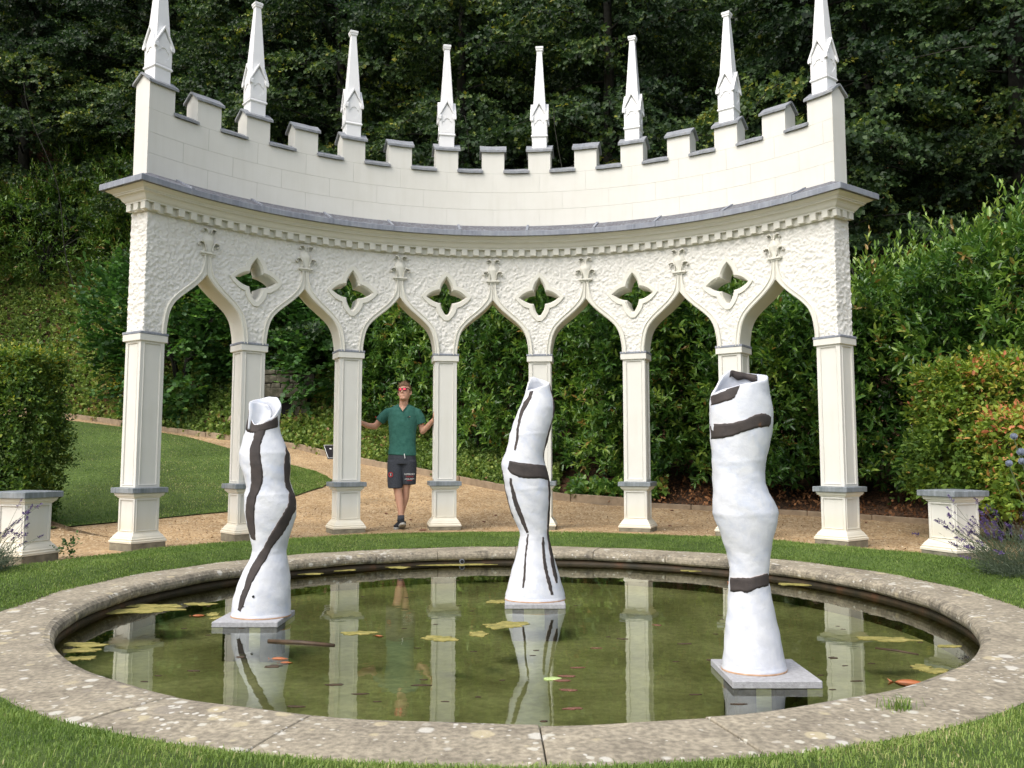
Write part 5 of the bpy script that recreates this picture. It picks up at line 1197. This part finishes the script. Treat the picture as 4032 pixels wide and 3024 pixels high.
# grass blades
def grass(name, f, n, hgt, wid, label, zoff=0, hfun=H, tint=.5, ts=.17):
    x, y = f(n); n = len(x); z = hfun(x, y)+zoff; a = U(0, 6.283, n); ln_ = hgt*(1+.35*RNG.standard_normal(n)).clip(.35, 2.2)
    d = np.stack([np.cos(a), np.sin(a), np.zeros(n)], 1); s = np.stack([-np.sin(a), np.cos(a), np.zeros(n)], 1); lean = U(.35, 1.25, n)[:, None]
    P0 = np.stack([x, y, z], 1); w = wid*(1+.3*RNG.standard_normal(n)).clip(.4, 2)[:, None]
    P1 = P0+np.array([0, 0, 1])*(ln_*.6)[:, None]+d*(ln_[:, None]*.25*lean); P2 = P0+np.array([0, 0, 1])*(ln_*(1-.35*lean[:, 0]))[:, None]+d*(ln_[:, None]*.75*lean)
    V = np.stack([P0-s*w, P0+s*w, P1+s*w*.7, P1-s*w*.7, P2], 1).reshape(-1, 3); b = (np.arange(n)*5)[:, None]
    F = np.concatenate([(b+np.array([[0, 1, 2]])), (b+np.array([[0, 2, 3]])), (b+np.array([[3, 2, 4]]))], 0)
    patch = .08*np.sin(x*2.1+y*1.3+np.sin(x*.7))+.07*np.sin(x*5.3-y*4.1+2*np.sin(y))+.06*np.sin(x*.8-y*2.2)+.05*np.sin(x*11+y*7)
    t = (tint+patch+ts*RNG.standard_normal(n)).clip(0, 1)
    o = link(name, fastmesh(name, V, F, M['grass'], tint=np.concatenate([t, t, t]))); return tag(o, label, None, None, 'stuff')
lawn_h = lambda X, Y: np.where(Y < 3.9, -.035*np.clip((3.9-Y)/3, 0, 1), 0)-.088*(1-sstep(np.hypot(X-PX, Y-PY), 3.40, 3.80))-.004
def ringf(p0, p1, r0, r1f, pw=1.0):
    def f(n):
        ph = U(p0, p1, n); a = np.radians(ph); ro = np.array([r1f(p) for p in ph]); r = r0+(ro-r0)*U(0, 1, n)**pw
        r = np.where(U(0, 1, n) < .08, r0+U(-.05, .03, n), r); return PX+r*np.sin(a), PY+r*np.cos(a)
    return f
grass('grass', ringf(-100, 100, 3.485, lambda p: ring_out(p)+.03), 120000, .020, .0022, 'mown grass ring between the pond and the gravel', hfun=lawn_h)
def nearf(n):
    x = U(-3.2, 3.2, n); y = U(2.05, 5.6, n); r = np.hypot(x-PX, y-PY); k = (r > 3.475+U(-.02, .03, n)) & (r < 4.6) & (np.abs(x)/y < .68); return x[k], y[k]
grass('grass', nearf, 230000, .019, .0016, 'longer grass in front of the pond at the bottom of the picture', hfun=lawn_h, tint=.58)
def farlawn(n):
    ph = U(-60, -19.6, n); t = U(0, 1, n); a = np.array([ln(p) for p in ph]); b_ = np.array([lf(p) for p in ph]); r = a+(b_-a)*t**1.1; return CX+r*np.sin(np.radians(ph)), CY+r*np.cos(np.radians(ph))
grass('grass', farlawn, 90000, .022, .0045, 'sloping mown lawn on the left beyond the columns', .02, tint=.66)
grass('grass_fringe', band(-46, -13, .02, .5), 9000, .09, .005, 'longer grass and weeds spilling over the edging stones', 0, tint=.5)
def tuft(n): return 1.55+.035*RNG.standard_normal(n), 3.50+.022*RNG.standard_normal(n)
grass('grass_tuft', tuft, 130, .045, .0016, 'small tuft of grass growing on the coping at the right', 0, hfun=lambda X, Y: X*0-.083)

# ---------------------------------------------------------------- lavender and globe thistles
def lavender(c, rad, nst, label, ang=0, spike_dir=None):
    g = 0.0; c = np.array(c, float); root = tag(empty('lavender_bush', tuple(c)), label, 'lavender', None)
    n = nst*7; a = U(0, 6.28, n); q = U(0, 1, n)**.5; P = np.stack([np.cos(a)*rad*.75*q, np.sin(a)*rad*.6*q, U(.0, .06, n)], 1)
    D = np.stack([np.cos(a)*q*.9, np.sin(a)*q*.7, np.full(n, .75)], 1)+.25*rv(n)
    S = shoots(P, D, 16, rad*.55, .042, .0042, .75, .2, tint_c=.5, tint_s=.2)
    foliage('foliage', S, M['lavender'], 'dia', root)
    n = nst; a = U(0, 6.28, n); q = U(.15, 1, n)**.5; P = np.stack([np.cos(a)*rad*.7*q, np.sin(a)*rad*.6*q, np.full(n, .12)], 1)
    D = unit(np.stack([np.cos(a)*q*1.1, np.sin(a)*q*.8, np.full(n, .85)], 1)+.18*rv(n)); L = U(.24, .46, n)*rad/.5
    if spike_dir is not None:
        k = n//4; D[:k] = unit(np.array(spike_dir)+.28*rv(k)); P[:k] = np.array([spike_dir[0]*rad*.4, -.1, .12])+.10*rv(k)*np.array([1, 1, .3]); L[:k] = U(.35, .62, k)
    mb = MB()
    for p, d, l in zip(P, D, L): mb.tube([p, p+d*l*.5+np.array([0, 0, .01]), p+d*l], [.0016, .0014, .0012], 4)
    mb.build('flower_stalks', M['stem'], root)
    E_ = P+D*L[:, None]; S = shoots(E_-D*.01, D, 22, .060, .020, .013, 1.1, .0, tint_c=.5, tint_s=.3, tint_l=.25)
    foliage('flower_spikes', S, M['lavfl'], 'dia', root); return root
lavender((4.14, 6.75, -.02), .50, 110, 'lavender bush in flower beside the right low pedestal', spike_dir=(-1.0, -.1, .75))
lavender((4.75, 6.5, -.02), .55, 90, 'second lavender bush running out of the picture on the right')
lavender((-4.42, 6.95, -.02), .36, 55, 'purple lavender at the left edge in front of the low pedestal', spike_dir=(.8, -.1, 1.0))
def thistle(x, y, z, r, label, base):
    root = tag(empty('globe_thistle', (x, y, z)), label, 'thistle', 'blue globe thistles at the right edge')
    n = 260; i = np.arange(n)+.5; ph = np.arccos(1-2*i/n); th = math.pi*(1+5**.5)*i; v = np.stack([np.cos(th)*np.sin(ph), np.sin(th)*np.sin(ph), np.cos(ph)], 1)
    mb = MB(); mb.ball((0, 0, 0), r*.8, 12); mb.build('head', M['thistle'], root, smooth=True)
    S = (v*r*.72, v, np.cross(v, np.array([0, 0, 1.]))+.1, np.full(n, r*.36), np.full(n, r*.12), U(0, 1, n)); foliage('florets', S, M['thistle_l'], 'dia', root)
    b_ = Vector(base)-Vector((x, y, z)); mb = MB(); mb.tube([(0, 0, -r*.7), b_*.35+Vector((0, 0, -.03)), b_], [.004, .005, .006], 6); mb.build('stalk', M['stem'], root)
M['thistle'] = noisy('blue_grey_thistle', [(.3, (.13, .15, .20)), (.7, (.22, .26, .34))], 60, 3, .8)
M['thistle_l'] = leaf_mat('thistle_florets', [(0, (.12, .14, .20)), (1, (.36, .40, .50))], .7, .1, .2)
for (x, y, z, r, lb, bs) in ((3.555, 6.0, 1.075, .0235, 'highest blue-grey globe thistle head at the right edge', (3.9, 6.05, 0)), (3.60, 6.0, .965, .028, 'purple tinted globe thistle head touching the right edge', (3.92, 6.06, 0)), (3.59, 5.98, .900, .024, 'globe thistle head just under the purple one', (3.93, 6.05, 0)), (3.50, 5.98, .885, .0235, 'lowest and leftmost globe thistle head', (3.88, 6.08, 0))):
    thistle(x, y, z, r, lb, bs)

# ---------------------------------------------------------------- small stone opening in the bank, rocks, sign, stump
rw = tag(empty('stone_wall', (-5.62, 20.75, h1(-5.62, 20.6))), 'mossy rubble wall with a dark lintelled opening in the bank, behind the left sculpture', 'stone wall')
def stone(x0, x1, z0, z1, y=0, d=.30, name='stone', rot=0):
    mb = MB(); j = lambda: random.uniform(-.014, .014); cx_, cz = (x0+x1)/2, (z0+z1)/2
    v = [(x+j()-cx_, yy+j(), z+j()-cz) for z in (z0, z1) for x, yy in ((x0, -d/2), (x1, -d/2), (x1, d/2), (x0, d/2))]
    mb.add(v, [(3, 2, 1, 0), (4, 5, 6, 7), (0, 1, 5, 4), (1, 2, 6, 5), (2, 3, 7, 6), (3, 0, 4, 7)])
    return mb.build(name, M['rubble'], rw, (cx_, y, cz), (0, rot, 0), bevel=.018, seg=2)
for row, (z0, z1) in enumerate(((0, .16), (.17, .33), (.34, .58), (.59, .78))):
    x = .22
    while x < .62-.05*row: w = random.uniform(.14, .26); stone(x, x+w-.012, z0, z1); x += w
    x = -.75
    while x < -.28: w = random.uniform(.14, .26); stone(x, min(x+w-.012, -.22), z0, z1); x += w
stone(-.40, .66, .79, 1.01, -.03, .4, 'lintel')
for z0, z1, xe in ((1.02, 1.14, .35), (1.15, 1.36, .30), (1.37, 1.47, .1)):
    x = -.78
    while x < xe: w = random.uniform(.16, .34); stone(x, x+w-.012, z0, z1, .05); x += w
MB().box(-.8, .7, .16, .3, -.1, 1.4).build('wall_core', M['mortar'], rw)
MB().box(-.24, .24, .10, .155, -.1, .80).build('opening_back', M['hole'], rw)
def rock(x, y, w, h_, mat, label, seed):
    mb = MB(); rs = []; n = 9
    for t, k in ((0, 1), (.4, 1.05), (.8, .7), (1, .25)): rs.append([(w*k*math.cos(2*math.pi*i/n)*(1+.25*math.sin(i*2.1+seed)), w*.7*k*math.sin(2*math.pi*i/n), h_*t-.04) for i in range(n)])
    tag(mb.rings(rs).build('rock', mat, None, (x, y, h1(x, y)), bevel=.01), label, 'rock')
rock(-6.95, 21.0, .16, .26, M['edging'], 'pale yellowish rock in the grass between the first two columns', 1)
# cut stump on the bank
sx, sy = -14.3, 25.2; mb = MB(); mb.tube([(0, 0, -.1), (.03, 0, .35)], [.16, .12], 9)
for dx, h_ in ((-.07, .75), (.05, .8), (.10, .55)): mb.tube([(dx, 0, .2), (dx*1.4, 0, h_)], [.035, .03], 7)
tag(mb.build('tree_stump', M['edging'], None, (sx, sy, h1(sx, sy)), smooth=True), 'cut shrub stump with pale sawn stems on the left bank', 'stump')
# reading board by the path
sg = tag(empty('information_board', (-2.72, 13.55, h1(-2.72, 13.55))), 'slanted black information board on a post, half hidden by the third column', 'information board')
mb = MB(); mb.box(-.26, .26, -.17, .17, -.012, .012); pb = mb.build('panel', M['frame'], sg, (0, 0, .86), (math.radians(38), math.radians(0), math.radians(28)))
rs = MB(); rs.rings([[(-.26, -.17, .0125), (.26, -.17, .0125), (.26, .17, .0125), (-.26, .17, .0125)], [(-.252, -.162, .0135), (.252, -.162, .0135), (.252, .162, .0135), (-.252, .162, .0135)]], cap=(False, False)); rs.build('panel_edge', M['wtext'], pb)
mb = MB(); mb.rings([[(.018*math.cos(2*math.pi*k/14)-.17, .018*math.sin(2*math.pi*k/14)+.07, z) for k in range(14)] for z in (.0125, .0145)]); mb.build('white_roundel', M['wtext'], pb)
MB().box(-.03, .03, -.03, .03, -.2, .85).build('post', M['frame'], sg)

# ---------------------------------------------------------------- things on and in the water
M['algae'] = noisy('yellow_green_algae', [(.32, (.12, .12, .035)), (.5, (.27, .24, .07)), (.7, (.38, .32, .11))], 14, 8, .9, .7, 60)
MATS=[(-2.82,6.51,.28,.16),(-2.8,6.71,.2,.105),(-2.63,5.33,.13,.08),(-2.58,5.18,.12,.06),(-2.5,4.97,.09,.07),(-2.46,6.79,.1,.085),(-2.2,6.35,.05,.075),(-2.13,6.21,.04,.055),(-1.01,5.68,.09,.09),(-.46,5.51,.1,.11),(-.22,5.65,.07,.09),(-.04,5.95,.14,.15),(-.12,6.9,.07,.12),(-1.21,9.05,.12,.12),(-1.73,8.86,.14,.12),(-.64,9.27,.38,.11),(-2.05,8.55,.14,.1),(2.38,5.49,.19,.085),(2.25,4.77,.06,.065),(2.29,4.69,.06,.08),(2.6,7.83,.15,.1),(2.28,8.41,.14,.1),(1.9,8.80,.16,.1),(2.67,5.29,.06,.05)]
MLAB = ['long pale yellow algae mat along the left rim of the pond', 'algae patch behind the long mat at the left rim', 'upper of the three algae patches at the near left rim', 'middle of the three algae patches at the near left rim', 'lowest of the three algae patches at the near left rim', 'algae patch between the left rim and the left sculpture', 'algae patch touching the left slab on its far side', 'small algae patch at the left corner of the left slab', 'algae patch left of the man\'s reflection, over the third column\'s reflection', 'yellow algae patch over the fourth column\'s reflection', 'small curled algae patch left of the middle figure\'s reflection', 'large algae patch on the middle figure\'s reflection', 'algae patch left of the middle slab', 'algae patch at the far rim below the man', 'algae patch at the far rim below the third column', 'long algae strip at the far rim left of the middle figure', 'algae patch at the far rim right of the left figure', 'long bright algae patch over the rightmost column\'s reflection', 'upper algae patch at the near right rim', 'larger algae patch against the near right rim', 'algae patch under the right back rim', 'algae strip at the far rim right of the tall figure', 'algae patch at the far rim between middle and right figures', 'small algae patch at the far right rim']
def blob(x, y, a, b_, seed, name, mat, label, cat_, group, th=.004, z=WZ, star=.24, n=44):
    mb = MB(); pts = []
    for k in range(n):
        t = 2*math.pi*k/n; rr = 1+star*math.sin(2*t+seed)+star*.6*math.sin(5*t+seed*2.3)+star*.45*math.sin(9*t+seed*3.7)+random.uniform(-.07, .07); pts.append((a*rr*math.cos(t), b_*rr*math.sin(t)))
    mb.rings([[(px, py, -.002) for px, py in pts], [(px, py, th*.6) for px, py in pts], [(px*.8, py*.8, th) for px, py in pts]])
    return tag(mb.build(name, mat, None, (x, y, z)), label, cat_, group)
for i, ((x, y, a, b_), lb) in enumerate(zip(MATS, MLAB)): blob(x, y, a, b_*.78, i*1.7, 'algae_mat', M['algae'], lb, 'algae', 'floating algae mats on the pond')
M['fish'] = noisy('goldfish', [(.3, (.30, .09, .03)), (.7, (.42, .14, .05))], 9, 3, .35)
M['dleaf'] = noisy('dark_wet_leaf', [(.3, (.035, .025, .015)), (.7, (.09, .055, .03))], 9, 3, .5)
M['rleaf'] = noisy('red_brown_wet_leaf', [(.3, (.12, .05, .03)), (.7, (.21, .10, .07))], 9, 3, .5)
M['gleaf'] = noisy('fresh_green_leaf', [(.3, (.35, .48, .16)), (.7, (.48, .58, .26))], 9, 3, .4)
FISH = [(-2.02,7.02,.07,'behind the left slab'),(-2.29,6.31,.05,'left of the left slab'),(-1.33,4.97,.055,'in front of the left slab'),(-1.27,4.88,.04,'just below its neighbour in front of the left slab'),(2.05,4.44,.09,'by the near right rim'),(2.11,7.9,.10,'under the far right rim'),(-.86,5.60,.035,'over the man\'s reflection')]
for i, (x, y, l, w_) in enumerate(FISH):
    mb = MB(); rs = []; ang = RNG.uniform(-.5, .3)
    for t in np.linspace(0, 1, 9):
        r = .20*l*math.sin(math.pi*t**.8)**.8+.001; rs.append([((t-.5)*2*l, math.cos(2*math.pi*k/8)*r, math.sin(2*math.pi*k/8)*r*1.1) for k in range(8)])
    mb.rings(rs); mb.add([(-l*.95, 0, .0), (-l*1.35, .10*l, .18*l), (-l*1.2, 0, 0), (-l*1.35, -.06*l, -.2*l)], [(0, 1, 2), (0, 2, 3)])
    tag(mb.build('goldfish', M['fish'], None, (x, y, WZ-.004), (0, 0, ang), smooth=True), 'orange goldfish at the surface '+w_, 'fish', 'goldfish in the pond')
DARK=[(.36,4.76,.04,.02),(.29,4.58,.04,.035),(.26,4.49,.05,.03),(.28,4.0,.04,.035),(.28,4.31,.04,.035),(1.06,4.07,.05,.015),(1.14,4.94,.03,.03),(1.37,5.2,.03,.06),(-.74,4.24,.04,.015),(.51,5.24,.03,.02),(1.39,4.4,.02,.015),(1.78,4.48,.03,.015),(1.78,4.23,.03,.02),(-1.32,4.79,.05,.05),(-.9,4.41,.04,.035),(-1.0,4.03,.04,.02),(.14,3.81,.02,.015),(-.46,4.4,.04,.025),(1.0,5.95,.03,.03),(.89,4.23,.03,.01),(-1.72,4.69,.03,.025),(-1.57,5.01,.03,.03),(1.07,5.36,.04,.025),(.7,5.5,.03,.02),(1.85,4.99,.03,.03)]
extra_ = [(PX+math.cos(a)*r, PY+math.sin(a)*r, .018, .012) for a, r in zip(U(0, 6.28, 60), 2.85*np.sqrt(U(0, 1, 60)))]
for i, (x, y, a, b_) in enumerate(DARK+extra_):
    red = i in (1, 2, 3, 4, 9) or i % 9 == 0
    if i < len(DARK): blob(x, y, a, b_*.55, i*2.3, 'floating_leaf', M['rleaf'] if red else M['dleaf'], 'reddish wet leaf floating on the pond' if red else 'dark wet leaf or twig bit floating on the pond', 'leaf', 'reddish leaves floating on the pond' if red else 'dark leaves floating on the pond', .003, n=14)
    else: blob(x, y, a, b_*.55, i*2.3, 'floating_leaf', M['dleaf'], 'tiny dark leaf speck on the pond', 'leaf', 'tiny leaf specks on the pond', .002, n=8)
blob(.21, 4.52, .042, .028, .4, 'floating_leaf', M['gleaf'], 'single fresh green leaf on the reflection of the middle figure', 'leaf', None, .006, star=.1)
for (a, b_, r, lb) in (((-1.53, 5.43), (-1.09, 5.31), .014, 'brown flat stick floating in front of the left sculpture'), ((2.2, 5.24), (2.38, 5.07), .006, 'thin dark twig floating near the right rim')):
    mb = MB(); c = Vector(((a[0]+b_[0])/2, (a[1]+b_[1])/2, WZ)); p, q = Vector((*a, WZ))-c, Vector((*b_, WZ))-c
    mb.tube([p, p*.5+q*.5+Vector((0, .008, .003)), q], [r, r*1.1, r*.8], 7); tag(mb.build('stick', M['dleaf'], None, tuple(c), smooth=True), lb, 'stick')
# dead leaves on the gravel
for i in range(11):
    x, y = [(-1.13, 10.83), (-1.9, 12.9), (-.4, 12.2), (3.4, 11.9)][i] if i < 4 else (RNG.uniform(-3.5, 5), RNG.uniform(11.3, 13.2))
    blob(x, y, .022 if i else .045, .02 if i else .03, i*1.9, 'fallen_leaf', M['litter_s'] if 'litter_s' in M else M['rleaf'], 'curled orange leaf on the gravel beside the fourth column' if i == 0 else 'brown fallen leaf on the gravel path', 'leaf', None if i == 0 else 'fallen leaves on the gravel path', .012, h1(x, y)+.012, n=9)
# loose gravel
n = 9000; ph = U(-55, 60, n); r = U(4.5, 8.2, n); x = CX+r*np.sin(np.radians(ph)); y = CY+r*np.cos(np.radians(ph)); k = r < np.interp(ph, EPH, ERR)-.1; k &= ~((ph < -19) & (r > 7.6)); x, y = x[k], y[k]
S = (np.stack([x, y, H(x, y)+.008], 1), rv(len(x))*np.array([1, 1, .2]), np.array([0, 0, 1.])+.4*rv(len(x)), U(.010, .026, len(x)), U(.010, .024, len(x)), U(0, 1, len(x)))
M['chip'] = leaf_mat('stone_chips', [(0, (.16, .10, .05)), (.4, (.42, .31, .19)), (1, (.62, .52, .38))], .9, 0, .2)
tag(foliage('loose_gravel', S, M['chip'], 'hex', None), 'loose buff chippings on the path', None, None, 'stuff')
